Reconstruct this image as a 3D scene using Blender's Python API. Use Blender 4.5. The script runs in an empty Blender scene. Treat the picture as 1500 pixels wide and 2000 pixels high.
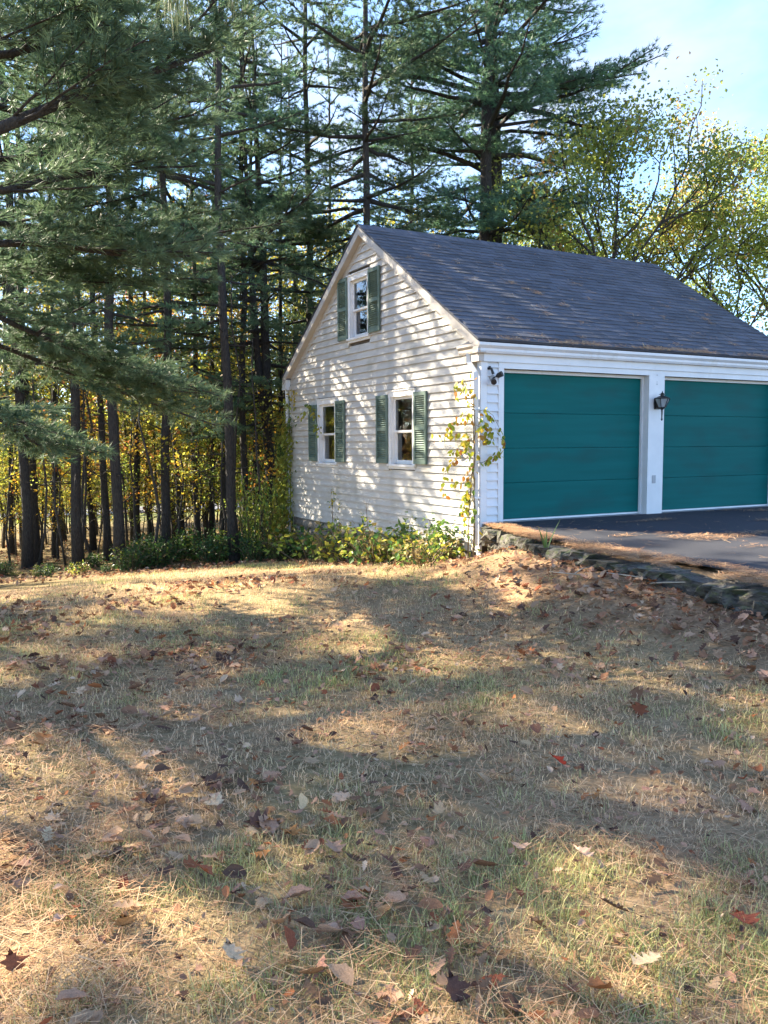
import bpy, math, random
import numpy as np
from mathutils import Vector, Matrix, Quaternion

# ------------------------------------------------------------------ camera, sky, sun, exposure
SC = bpy.context.scene
COL = SC.collection
CAM = np.array([-6.5902, -9.3763, 1.1092])
YAW, PITCH, ROLL, FPX = 0.496127, 0.0823027, -0.0046352, 1621.2
_cy, _sy, _cp, _sp = math.cos(YAW), math.sin(YAW), math.cos(PITCH), math.sin(PITCH)
FWD = np.array([_cp*_sy, _cp*_cy, -_sp]); RIGHT = np.array([_cy, -_sy, 0.0]); UP = np.cross(RIGHT, FWD)
_cr, _sr = math.cos(ROLL), math.sin(ROLL)
R2 = _cr*RIGHT + _sr*UP; U2 = -_sr*RIGHT + _cr*UP
cam = bpy.data.cameras.new('camera'); camo = bpy.data.objects.new('camera', cam); COL.objects.link(camo)
cam.sensor_fit = 'VERTICAL'; cam.sensor_height = 36.0; cam.lens = 36.0*FPX/2000.0
cam.clip_start = 0.05; cam.clip_end = 5000
M = Matrix(((R2[0], U2[0], -FWD[0], CAM[0]), (R2[1], U2[1], -FWD[1], CAM[1]), (R2[2], U2[2], -FWD[2], CAM[2]), (0, 0, 0, 1)))
camo.matrix_world = M
SC.camera = camo

SUN_EL = math.radians(32.0)
SUN_AZ = math.atan2(-0.565, 0.825)            # from +Y towards +X
SDIR = Vector((math.sin(SUN_AZ)*math.cos(SUN_EL), math.cos(SUN_AZ)*math.cos(SUN_EL), math.sin(SUN_EL)))
world = bpy.data.worlds.new('World'); SC.world = world; world.use_nodes = True
wn = world.node_tree; wn.nodes.clear()
w_out = wn.nodes.new('ShaderNodeOutputWorld'); w_bg = wn.nodes.new('ShaderNodeBackground')
w_bg.inputs['Strength'].default_value = 0.078
sky = wn.nodes.new('ShaderNodeTexSky'); sky.sky_type = 'NISHITA'; sky.sun_disc = False
sky.sun_elevation = SUN_EL; sky.sun_rotation = SUN_AZ
sky.air_density = 1.0; sky.dust_density = 0.3; sky.altitude = 1200; sky.ozone_density = 5.0
tc = wn.nodes.new('ShaderNodeTexCoord'); mp = wn.nodes.new('ShaderNodeMapping')
mp.inputs['Scale'].default_value = (1.3, 2.4, 3.6); mp.inputs['Rotation'].default_value = (0.25, 0.3, 0.55)
mp.inputs['Location'].default_value = (0.0, 0.0, 0.0)
nz = wn.nodes.new('ShaderNodeTexNoise'); nz.inputs['Scale'].default_value = 1.25; nz.inputs['Detail'].default_value = 7
nz.inputs['Roughness'].default_value = 0.55; nz.inputs['Distortion'].default_value = 0.35
rp = wn.nodes.new('ShaderNodeValToRGB'); rp.color_ramp.elements[0].position = 0.46; rp.color_ramp.elements[1].position = 0.66
rp.color_ramp.elements[1].color = (0.7, 0.7, 0.7, 1)
mx = wn.nodes.new('ShaderNodeMix'); mx.data_type = 'RGBA'
mx.inputs['B'].default_value = (1.95, 1.95, 1.95, 1)
wn.links.new(tc.outputs['Generated'], mp.inputs['Vector']); wn.links.new(mp.outputs[0], nz.inputs['Vector'])
wn.links.new(nz.outputs['Fac'], rp.inputs[0]); wn.links.new(rp.outputs[0], mx.inputs['Factor'])
wn.links.new(sky.outputs[0], mx.inputs['A']); wn.links.new(mx.outputs['Result'], w_bg.inputs['Color'])
wn.links.new(w_bg.outputs[0], w_out.inputs[0])
sun = bpy.data.lights.new('sun', 'SUN'); suno = bpy.data.objects.new('sun', sun); COL.objects.link(suno)
sun.energy = 4.0; sun.angle = math.radians(0.6); sun.color = (1.0, 0.88, 0.68)
suno.rotation_mode = 'QUATERNION'; suno.rotation_quaternion = SDIR.to_track_quat('Z', 'Y'); suno.location = (-20, 25, 20)
SC.view_settings.view_transform = 'Standard'; SC.view_settings.look = 'None'
SC.view_settings.exposure = 2.95; SC.view_settings.gamma = 1.0
SC.cycles.max_bounces = 8; SC.cycles.transparent_max_bounces = 12
SC.cycles.diffuse_bounces = 4; SC.cycles.transmission_bounces = 6

# ------------------------------------------------------------------ helpers
RNG = np.random.default_rng(7)

def ray(u, v): return FWD + R2*((u-750.0)/FPX) - U2*((v-1000.0)/FPX)
def at(u, v, t): return CAM + t*ray(u, v)
def on_x(u, v, x):
    d = ray(u, v); return CAM + d*(x-CAM[0])/d[0]
def on_y(u, v, y):
    d = ray(u, v); return CAM + d*(y-CAM[1])/d[1]

def hash2(ix, iy, seed):
    h = (ix.astype(np.int64)*374761393 + iy.astype(np.int64)*668265263 + seed*974634777) & 0xffffffff
    h = ((h ^ (h >> 13))*1274126177) & 0xffffffff
    return ((h ^ (h >> 16)) & 0xffff)/65535.0
def vnoise(x, y, s, seed=0):
    x = np.asarray(x, float)*s; y = np.asarray(y, float)*s
    ix = np.floor(x); iy = np.floor(y); fx = x-ix; fy = y-iy
    fx = fx*fx*(3-2*fx); fy = fy*fy*(3-2*fy)
    a = hash2(ix, iy, seed); b = hash2(ix+1, iy, seed); c = hash2(ix, iy+1, seed); d = hash2(ix+1, iy+1, seed)
    return (a*(1-fx)+b*fx)*(1-fy) + (c*(1-fx)+d*fx)*fy
def fbm(x, y, s, seed=0):
    return (vnoise(x, y, s, seed) + .5*vnoise(x, y, s*2.1, seed+1) + .25*vnoise(x, y, s*4.3, seed+2))/1.75

def nrm(a): return a/np.maximum(np.linalg.norm(a, axis=-1, keepdims=True), 1e-9)
def sstep(a, b, x):
    t = np.clip((np.asarray(x, float)-a)/(b-a), 0, 1); return t*t*(3-2*t)

class MB:
    def __init__(self): self.v = []; self.f = []; self.c = []; self.n = 0
    def add(self, verts, faces, col=None):
        verts = np.asarray(verts, float).reshape(-1, 3); faces = np.asarray(faces, np.int64)
        self.v.append(verts); self.f.append(faces + self.n); self.n += len(verts)
        if col is None: col = (1, 1, 1)
        col = np.asarray(col, float)
        if col.ndim == 1: col = np.repeat(col[None], len(verts), 0)
        self.c.append(col)
        return self
    def box(self, a, b, col=None):
        x0, y0, z0 = a; x1, y1, z1 = b
        v = [(x0,y0,z0),(x1,y0,z0),(x1,y1,z0),(x0,y1,z0),(x0,y0,z1),(x1,y0,z1),(x1,y1,z1),(x0,y1,z1)]
        return self.add(v, [(0,3,2,1),(4,5,6,7),(0,1,5,4),(1,2,6,5),(2,3,7,6),(3,0,4,7)], col)
    def prism(self, poly, axis, a, b):
        # poly: 2-D points, extruded along axis (0 x, 1 y, 2 z) from a to b
        n = len(poly); o = [i for i in range(3) if i != axis]; v = np.zeros((2*n, 3))
        for k, (p, q) in enumerate(poly):
            v[k, o[0]] = p; v[k, o[1]] = q; v[k, axis] = a
            v[n+k] = v[k]; v[n+k, axis] = b
        self.add(v, [(k, (k+1) % n, n+(k+1) % n, n+k) for k in range(n)])
        base = self.n - 2*n
        self.f.append(np.array([[base+k for k in range(n)][::-1]])); self.f.append(np.array([[base+n+k for k in range(n)]]))
        return self
    def tube(self, pts, rad, sides=6, col=None, cap=True):
        pts = np.asarray(pts, float); n = len(pts); rad = np.broadcast_to(np.asarray(rad, float), (n,))
        t = np.gradient(pts, axis=0) if n > 2 else np.repeat((pts[-1]-pts[0])[None], n, 0)
        t = nrm(t); ref = np.array([0, 0, 1.0]) if abs(t[0][2]) < .9 else np.array([1.0, 0, 0])
        s = nrm(np.cross(t, ref)); b = np.cross(t, s)
        ang = np.arange(sides)*2*math.pi/sides
        v = (pts[:, None] + rad[:, None, None]*(s[:, None]*np.cos(ang)[None, :, None] + b[:, None]*np.sin(ang)[None, :, None])).reshape(-1, 3)
        i = np.arange(n-1)[:, None]*sides; k = np.arange(sides)[None]; k2 = (k+1) % sides
        f = np.stack([i+k, i+sides+k, i+sides+k2, i+k2], -1).reshape(-1, 4)
        self.add(v, f, col)
        if cap:
            bs = self.n - n*sides
            self.f.append(np.array([[bs+j for j in range(sides)]])); self.f.append(np.array([[bs+(n-1)*sides+j for j in range(sides)][::-1]]))
        return self
    def mesh(self, name, mat=None, smooth=False):
        me = bpy.data.meshes.new(name)
        v = np.concatenate(self.v); me.vertices.add(len(v)); me.vertices.foreach_set('co', v.astype(np.float32).ravel())
        li = np.concatenate([f.ravel() for f in self.f]); tot = np.concatenate([np.full(len(f), f.shape[1]) for f in self.f])
        st = np.concatenate([[0], np.cumsum(tot)[:-1]])
        me.loops.add(len(li)); me.loops.foreach_set('vertex_index', li.astype(np.int32))
        me.polygons.add(len(tot)); me.polygons.foreach_set('loop_start', st.astype(np.int32))
        me.polygons.foreach_set('use_smooth', np.full(len(tot), smooth, bool))
        me.update(calc_edges=True)
        c = np.concatenate(self.c)
        a = me.color_attributes.new('Col', 'FLOAT_COLOR', 'POINT')
        a.data.foreach_set('color', np.concatenate([c, np.ones((len(c), 1))], 1).astype(np.float32).ravel())
        if mat: me.materials.append(mat)
        return me
    def build(self, name, mat, parent=None, smooth=False):
        return link(name, self.mesh(name, mat, smooth), parent)

def link(name, data, parent=None):
    o = bpy.data.objects.new(name, data); COL.objects.link(o)
    if parent: o.parent = parent
    return o
def tag(o, label=None, cat=None, group=None, kind=None):
    if label: o['label'] = label
    if cat: o['category'] = cat
    if group: o['group'] = group
    if kind: o['kind'] = kind
    return o
def thing(name, label, cat, loc=(0, 0, 0), rz=0.0, group=None):
    o = bpy.data.objects.new(name, None); COL.objects.link(o); o.empty_display_size = .2
    o.location = loc; o.rotation_euler = (0, 0, rz)
    return tag(o, label, cat, group)
def dup(root, loc, rz=0.0, scale=1.0, label=None, group=None):
    r = root.copy(); COL.objects.link(r); r.location = loc; r.rotation_euler = (0, 0, rz)
    r.scale = (scale,)*3 if np.isscalar(scale) else scale
    if label: r['label'] = label
    if group: r['group'] = group
    for ch in root.children:
        c = ch.copy(); COL.objects.link(c); c.parent = r
    return r

# ------------------------------------------------------------------ materials
def nodes(name):
    m = bpy.data.materials.new(name); m.use_nodes = True; nt = m.node_tree
    return m, nt, nt.nodes['Principled BSDF']
def N(nt, t, **kw):
    n = nt.nodes.new(t)
    for k, v in kw.items(): setattr(n, k, v)
    return n
def noise_fac(nt, scale, detail=5, lo=.35, hi=.65, stretch=None, rough=.55):
    t = N(nt, 'ShaderNodeTexCoord'); z = N(nt, 'ShaderNodeTexNoise')
    z.inputs['Scale'].default_value = scale; z.inputs['Detail'].default_value = detail; z.inputs['Roughness'].default_value = rough
    src = t.outputs['Object']
    if stretch:
        g = N(nt, 'ShaderNodeNewGeometry')
        mp = N(nt, 'ShaderNodeMapping'); mp.inputs['Scale'].default_value = stretch
        nt.links.new(g.outputs['Position'], mp.inputs['Vector']); src = mp.outputs[0]
    nt.links.new(src, z.inputs['Vector'])
    r = N(nt, 'ShaderNodeMapRange'); r.inputs['From Min'].default_value = lo; r.inputs['From Max'].default_value = hi
    nt.links.new(z.outputs['Fac'], r.inputs['Value'])
    return r.outputs['Result'], z.outputs['Fac']
def mixc(nt, fac, a, b):
    m = N(nt, 'ShaderNodeMix', data_type='RGBA')
    for s, v in (('A', a), ('B', b)):
        if isinstance(v, tuple): m.inputs[s].default_value = (*v[:3], 1)
        else: nt.links.new(v, m.inputs[s])
    if isinstance(fac, float): m.inputs['Factor'].default_value = fac
    else: nt.links.new(fac, m.inputs['Factor'])
    return m.outputs['Result']
def bump(nt, p, h, strength, dist=.01):
    b = N(nt, 'ShaderNodeBump'); b.inputs['Strength'].default_value = strength; b.inputs['Distance'].default_value = dist
    nt.links.new(h, b.inputs['Height']); nt.links.new(b.outputs[0], p.inputs['Normal'])
def surf(name, a, b, scale, rough=.6, bstr=.3, bdist=.004, lo=.35, hi=.65, stretch=None, spec=.5, rnd=0.0, dirt=None):
    m, nt, p = nodes(name)
    f, raw = noise_fac(nt, scale, 6, lo, hi, stretch)
    c = mixc(nt, f, a, b)
    if dirt:
        f2, _ = noise_fac(nt, dirt[1], 7, dirt[2], dirt[3], dirt[4] if len(dirt) > 4 else None)
        c = mixc(nt, f2, c, dirt[0])
    if rnd:
        oi = N(nt, 'ShaderNodeObjectInfo'); r = N(nt, 'ShaderNodeMapRange')
        r.inputs['To Min'].default_value = 1-rnd; r.inputs['To Max'].default_value = 1+rnd
        nt.links.new(oi.outputs['Random'], r.inputs['Value'])
        vm = N(nt, 'ShaderNodeVectorMath', operation='SCALE'); nt.links.new(c, vm.inputs[0]); nt.links.new(r.outputs[0], vm.inputs['Scale']); c = vm.outputs[0]
    nt.links.new(c, p.inputs['Base Color']); p.inputs['Roughness'].default_value = rough
    p.inputs['Specular IOR Level'].default_value = spec
    bump(nt, p, raw, bstr, bdist)
    return m
def vcol(name, rough=.8, noise=None, transl=0.0, rnd=0.0, spec=.25, bstr=0.0):
    # colour from the mesh's own colour attribute, optional leaf translucency
    m, nt, p = nodes(name)
    a = N(nt, 'ShaderNodeAttribute', attribute_name='Col'); c = a.outputs['Color']
    if noise:
        f, raw = noise_fac(nt, noise[0], 4, .3, .7)
        mr = N(nt, 'ShaderNodeMapRange'); mr.inputs['To Min'].default_value = 1-noise[1]; mr.inputs['To Max'].default_value = 1+noise[1]
        nt.links.new(f, mr.inputs['Value'])
        vm = N(nt, 'ShaderNodeVectorMath', operation='SCALE'); nt.links.new(c, vm.inputs[0]); nt.links.new(mr.outputs[0], vm.inputs['Scale']); c = vm.outputs[0]
        if bstr: bump(nt, p, raw, bstr, .02)
    if rnd:
        oi = N(nt, 'ShaderNodeObjectInfo'); hs = N(nt, 'ShaderNodeHueSaturation')
        r1 = N(nt, 'ShaderNodeMapRange'); r1.inputs['To Min'].default_value = .5-rnd*.06; r1.inputs['To Max'].default_value = .5+rnd*.06
        r2 = N(nt, 'ShaderNodeMapRange'); r2.inputs['To Min'].default_value = 1-rnd*.3; r2.inputs['To Max'].default_value = 1+rnd*.3
        nt.links.new(oi.outputs['Random'], r1.inputs['Value']); nt.links.new(oi.outputs['Random'], r2.inputs['Value'])
        nt.links.new(r1.outputs[0], hs.inputs['Hue']); nt.links.new(r2.outputs[0], hs.inputs['Value']); nt.links.new(c, hs.inputs['Color']); c = hs.outputs[0]
    nt.links.new(c, p.inputs['Base Color']); p.inputs['Roughness'].default_value = rough
    p.inputs['Specular IOR Level'].default_value = spec
    if transl:
        t = N(nt, 'ShaderNodeBsdfTranslucent'); nt.links.new(c, t.inputs['Color'])
        ms = N(nt, 'ShaderNodeMixShader'); ms.inputs[0].default_value = transl
        nt.links.new(p.outputs[0], ms.inputs[1]); nt.links.new(t.outputs[0], ms.inputs[2])
        nt.links.new(ms.outputs[0], nt.nodes['Material Output'].inputs['Surface'])
    return m

M_SIDE = surf('painted_clapboard', (.48, .45, .41), (.55, .52, .48), 2.2, .55, .25, .002, stretch=(2, 2, 14), rnd=.035, dirt=((.33, .31, .255), 1.6, .50, .85, (.8, 1.6, 1.1)))
M_SIDEF = surf('white_clapboard', (.61, .625, .645), (.68, .69, .705), 3.0, .5, .2, .002, rnd=.02, dirt=((.55, .55, .52), 2.4, .6, .9))
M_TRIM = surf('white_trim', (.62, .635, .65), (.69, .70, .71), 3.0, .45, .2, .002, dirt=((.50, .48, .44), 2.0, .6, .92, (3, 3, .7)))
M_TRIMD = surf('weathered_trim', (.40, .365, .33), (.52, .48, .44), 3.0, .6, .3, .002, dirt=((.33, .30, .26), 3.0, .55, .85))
M_CASE = surf('window_casing_paint', (.68, .67, .67), (.78, .77, .76), 5.0, .55, .35, .002, dirt=((.36, .33, .30), 6.0, .58, .8))
M_SHUT = surf('shutter_green', (.085, .135, .108), (.120, .175, .142), 4.0, .6, .3, .002, dirt=((.17, .22, .18), 7.0, .52, .80), rnd=.15)
M_DOOR = surf('garage_door_teal', (.0025, .098, .094), (.004, .116, .112), 1.2, .6, .35, .0015, stretch=(.6, 1, 9), spec=.10, dirt=((.012, .075, .075), 1.3, .5, .8, (.8, 1, 2.2)))
M_WEATHER = surf('weather_strip', (.6, .62, .64), (.72, .73, .74), 4, .6)
M_IRON = surf('black_iron', (.010, .011, .012), (.022, .022, .024), 14, .45, .3, .002)
M_GREYBOX = surf('grey_plate', (.30, .32, .34), (.36, .37, .39), 9, .5)
M_BARK = surf('pine_bark', (.017, .014, .012), (.050, .043, .037), 7.0, .9, 1.0, .03, .36, .64, stretch=(9, 9, 1.8))
M_BARK2 = surf('grey_bark', (.028, .024, .020), (.070, .061, .052), 7.0, .9, .8, .015, .36, .64, stretch=(10, 10, 2.5))
M_STEM = surf('woody_stem', (.09, .065, .035), (.16, .12, .06), 12, .8)
M_STEMW = surf('pale_twig', (.30, .25, .18), (.42, .36, .27), 12, .8)
M_NEEDLE = vcol('pine_needles', .5, None, .40, .5, .3)
M_LEAF = vcol('tree_leaves', .5, None, .60, .4, .3)
M_PLANT = vcol('plant_leaves', .45, None, .45, .3, .4)
M_DRYLEAF = vcol('fallen_leaf', .95, (18, .22), .15, .25, .06)
M_GRASS = vcol('lawn_grass', .8, None, .30, 0, .10)
M_LITTER = vcol('needle_litter', .7, None, .12, 0, .2)
M_STONE = surf('mossy_stone', (.034, .031, .027), (.15, .138, .12), 7.0, .95, 1.0, .035, .35, .70, rnd=.35, dirt=((.050, .060, .022), 3.5, .48, .66))
M_FSTONE = surf('foundation_stone', (.16, .135, .11), (.32, .28, .23), 5.0, .9, .9, .015, .35, .68, rnd=.25)
M_MORTAR = surf('mortar', (.20, .185, .16), (.30, .28, .25), 9, .95, .6, .01)
M_CONC = surf('slab_concrete', (.30, .29, .28), (.40, .39, .37), 6, .9)
M_INT = surf('interior_boards', (.06, .046, .034), (.10, .078, .056), 4, .85)

def shingle_mat(name, obj_random):
    m, nt, p = nodes(name)
    f, raw = noise_fac(nt, 90, 3, .3, .7)
    f2, _ = noise_fac(nt, 1.1, 5, .35, .7)
    c = mixc(nt, f, (.044, .050, .066), (.088, .098, .122))
    c = mixc(nt, f2, c, (.088, .094, .118))
    if obj_random: src = N(nt, 'ShaderNodeObjectInfo').outputs['Random']
    else:
        a = N(nt, 'ShaderNodeAttribute', attribute_name='Col'); s = N(nt, 'ShaderNodeSeparateColor'); nt.links.new(a.outputs['Color'], s.inputs[0]); src = s.outputs[0]
    r = N(nt, 'ShaderNodeMapRange'); r.inputs['To Min'].default_value = .78; r.inputs['To Max'].default_value = 1.20; nt.links.new(src, r.inputs['Value'])
    vm = N(nt, 'ShaderNodeVectorMath', operation='SCALE'); nt.links.new(c, vm.inputs[0]); nt.links.new(r.outputs[0], vm.inputs['Scale'])
    nt.links.new(vm.outputs[0], p.inputs['Base Color']); p.inputs['Roughness'].default_value = .85
    bump(nt, p, raw, .8, .004)
    return m
M_SHINGLE = shingle_mat('asphalt_shingle', True); M_SHINGLEJ = shingle_mat('asphalt_shingle_far', False)

def glass_mat():
    m, nt, p = nodes('window_glass'); nt.nodes.remove(p)
    g = N(nt, 'ShaderNodeBsdfGlossy'); g.inputs['Roughness'].default_value = .015; g.inputs['Color'].default_value = (.9, .93, .95, 1)
    t = N(nt, 'ShaderNodeBsdfTransparent'); t.inputs['Color'].default_value = (.72, .76, .76, 1)
    fr = N(nt, 'ShaderNodeFresnel'); fr.inputs['IOR'].default_value = 1.55
    f, raw = noise_fac(nt, 3.0, 3, .3, .7); b = N(nt, 'ShaderNodeBump'); b.inputs['Strength'].default_value = .12; b.inputs['Distance'].default_value = .02
    nt.links.new(raw, b.inputs['Height']); nt.links.new(b.outputs[0], g.inputs['Normal'])
    mr = N(nt, 'ShaderNodeMath', operation='MULTIPLY_ADD'); mr.inputs[1].default_value = 1.4; mr.inputs[2].default_value = .03
    nt.links.new(fr.outputs[0], mr.inputs[0])
    ms = N(nt, 'ShaderNodeMixShader'); nt.links.new(mr.outputs[0], ms.inputs[0]); nt.links.new(t.outputs[0], ms.inputs[1]); nt.links.new(g.outputs[0], ms.inputs[2])
    nt.links.new(ms.outputs[0], nt.nodes['Material Output'].inputs['Surface'])
    return m
M_GLASS = glass_mat()
def lantern_glass():
    m, nt, p = nodes('frosted_lantern_glass')
    p.inputs['Base Color'].default_value = (.42, .47, .50, 1); p.inputs['Roughness'].default_value = .18
    p.inputs['Transmission Weight'].default_value = .35
    return m
M_LGLASS = lantern_glass()
def asphalt_mat():
    m, nt, p = nodes('asphalt')
    f, raw = noise_fac(nt, 160, 3, .3, .7); f2, _ = noise_fac(nt, .8, 6, .35, .7)
    c = mixc(nt, f, (.018, .019, .025), (.046, .048, .058)); c = mixc(nt, f2, c, (.040, .041, .050))
    nt.links.new(c, p.inputs['Base Color']); p.inputs['Roughness'].default_value = .85; p.inputs['Specular IOR Level'].default_value = .2
    bump(nt, p, raw, .7, .004)
    return m
M_ASPH = asphalt_mat()
M_GROUND = vcol('ground_soil', .95, (30, .35), 0, 0, .1, .6)

# ------------------------------------------------------------------ terrain
WALL = np.array([(0.0, -0.02), (-.20, -.45), (-.52, -1.5), (-.76, -2.4), (-.88, -3.4), (-.99, -4.15), (-1.0, -4.8), (-.93, -5.4), (-.75, -6.3), (-.45, -7.6), (0.0, -9.5), (1.2, -13.0), (3, -18)])
def wall_x(y): return np.interp(-np.asarray(y, float), -WALL[:, 1], WALL[:, 0])
def base_h(x, y):
    x = np.asarray(x, float); y = np.asarray(y, float)
    yy = np.maximum(0, y + .6)
    h = -.46 - .115*np.minimum(yy, 8.2) - .048*np.clip(yy-8.2, 0, 30)
    h = h - .018*np.clip(-x-4, 0, 25)*sstep(-4, 3, y)
    d = np.abs(x - wall_x(y)); m = np.exp(-(d/.85)**2)*sstep(-.35, -1.7, y)
    h = h + m*(.32 - .15*sstep(-4.0, -5.6, y))*sstep(-16, -8, y)
    h = h + .05*(fbm(x, y, .35, 5)-.5) + .02*(vnoise(x, y, 1.6, 9)-.5)
    return h
def ground_h(x, y):
    x = np.asarray(x, float); y = np.asarray(y, float)
    h = base_h(x, y)
    k1 = sstep(.02, .30, x - wall_x(y))*(y < 0)
    k2 = sstep(.3, 6.5, x)*sstep(30, 8, y)*(y >= 0)
    k = np.maximum(k1, k2*.98)
    return h*(1-k) + k*(-.045 - .02*np.clip(-y-4, 0, 20))
def gh(x, y): return float(ground_h(np.array([x]), np.array([y]))[0])
def woods_edge(x): return np.interp(x, [-30, -9, -5.9, -4.2, -2.0, -.8, 0.5], [-2.5, 1.3, 2.7, 4.1, 5.4, 6.6, 7.4])

def axis(lo, hi, c0, c1, fine):
    a = list(np.arange(c0, c1, fine)); s = fine; v = c0
    while v > lo: s *= 1.16; v -= s; a.insert(0, v)
    s = fine; v = a[-1]
    while v < hi: s *= 1.16; v += s; a.append(v)
    return np.array(a)
def build_ground():
    xs = axis(-900, 900, -11, 4, .14); ys = axis(-700, 1100, -11, 12, .14)
    X, Y = np.meshgrid(xs, ys); Z = ground_h(X, Y)
    nx, ny = len(xs), len(ys)
    v = np.stack([X, Y, Z], -1).reshape(-1, 3)
    i = (np.arange(ny-1)[:, None]*nx + np.arange(nx-1)[None]).ravel()
    f = np.stack([i, i+1, i+1+nx, i+nx], -1)
    x, y = v[:, 0], v[:, 1]
    n1 = fbm(x, y, .8, 21)[:, None]; n2 = fbm(x, y, 2.7, 31)[:, None]
    lawn = np.array([.29, .19, .11])*(1-n1) + np.array([.20, .165, .075])*n1
    lawn = lawn*(.75+.5*n2)
    litter = np.array([.15, .090, .052])*(1-n2) + np.array([.30, .185, .105])*n2
    w = sstep(-.35, .45, y - woods_edge(x) + .5*(n1[:, 0]-.5))[:, None]
    far = sstep(25, 38, y)[:, None]
    c = lawn*(1-w) + litter*w
    c = c*(1-w*.45) + np.array([.10, .105, .035])*w*.45
    c = c*(1-far) + np.array([.16, .17, .05])*far
    bed = (np.exp(-((x-wall_x(y)+.25)/.75)**2)*(y < -.1)*(y > -14))[:, None]
    bed2 = (np.exp(-((x+.2)/.6)**2)*(y > -1.2)*(y < 7.5))[:, None]
    c = c*(1-.8*np.maximum(bed, bed2)) + litter*1.25*.8*np.maximum(bed, bed2)
    o = MB().add(v, f, c).build('ground', M_GROUND, None, True)
    tag(o, 'sloping dry lawn and woodland floor around the garage', None, None, 'structure')
build_ground()

def build_drive():
    ys = np.concatenate([np.linspace(-.005, -6, 25), np.linspace(-6.5, -22, 20)])
    left = np.interp(-ys, [0, .33, 1.25, 1.89, 2.4, 3.25, 4.08, 4.8, 6, 9, 14, 22], [.03, .10, -.20, -.33, -.44, -.50, -.52, -.50, -.3, .4, 1.6, 4.0]) + .05*(vnoise(ys*3, ys*0, 1.3, 3)-.5)
    m = MB(); nxs = 14; v = []
    for y, l in zip(ys, left):
        for k in range(nxs):
            x = l + (15-l)*(k/(nxs-1))**1.5
            v.append((x, y, .0 - .022*max(0, -y-4) + .012*(vnoise(np.array([x]), np.array([y]), .5, 4)[0]-.5)*min(1, -y)))
    i = (np.arange(len(ys)-1)[:, None]*nxs + np.arange(nxs-1)[None]).ravel()
    m.add(v, np.stack([i, i+nxs, i+nxs+1, i+1], -1))
    tag(m.build('driveway', M_ASPH, None, True), 'dark asphalt driveway in front of the garage doors', None, None, 'structure')
build_drive()

# far road glimpsed through the trunks
def build_road():
    xs = np.linspace(-60, 60, 60); v = []
    for x in xs:
        for yy in (39.0, 43.5): v.append((x, yy + .05*x, gh(x, yy+.05*x)+.06))
    i = np.arange(59)*2
    tag(MB().add(v, np.stack([i, i+1, i+3, i+2], -1)).build('road', surf('old_road', (.16, .16, .16), (.24, .235, .23), 2, .9)), 'pale road beyond the woods', None, None, 'structure')
build_road()

# ------------------------------------------------------------------ garage
W = 6.8425; ZR = 4.7785; ZE = 2.5006; OV = .1358; EV = .113; LEN = 6.554; ZB = -.396; XA = .356; XB = XA+2.74; XC = XB+.328; XD = XC+2.74
YM = W/2
garage = thing('garage', 'white clapboard two-car garage with green doors and dark shingled roof', 'garage')
SLOPE = math.atan2(ZR-ZE, YM+EV)
def roof_z(y): return ZR - abs(y-YM)*math.tan(SLOPE)
WINS = [(1.735, 2.57, .775, 1.945), (4.58, 5.43, .75, 1.945), (3.24, 4.045, 2.955, 4.035)]
EXP_ = .1187

# gable wall sheathing with window openings
def wall_sheet(x):
    m = MB(); T = .10; zt = roof_z(0)-.14
    def slab(poly): m.prism(poly, 0, x, x+T)
    slab([(.012, ZB+.01), (W, ZB+.01), (W, .75), (.012, .75)])
    c = [0.012] + [1.735, 2.57, 4.58, 5.43] + [W]
    for a, b in ((0, 1), (2, 3), (4, 5)): slab([(c[a], .75), (c[b], .75), (c[b], 1.945), (c[a], 1.945)])
    slab([(1.735, .75), (2.57, .75), (2.57, .775), (1.735, .775)])
    slab([(.012, 1.945), (W, 1.945), (W, zt), (.012, zt)])
    def yl(z): return YM - (ZR-.14-z)/math.tan(SLOPE)
    def band(z0, z1, gap=None):
        if gap is None: slab([(yl(z0), z0), (W-yl(z0), z0), (W-yl(z1), z1), (yl(z1), z1)])
        else:
            slab([(yl(z0), z0), (gap[0], z0), (gap[0], z1), (yl(z1), z1)])
            slab([(gap[1], z0), (W-yl(z0), z0), (W-yl(z1), z1), (gap[1], z1)])
    band(zt, 2.955); band(2.955, 4.035, (3.24, 4.045)); band(4.035, ZR-.16)
    return m
gwall = wall_sheet(.012).build('gable_wall', M_INT, garage)

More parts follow.
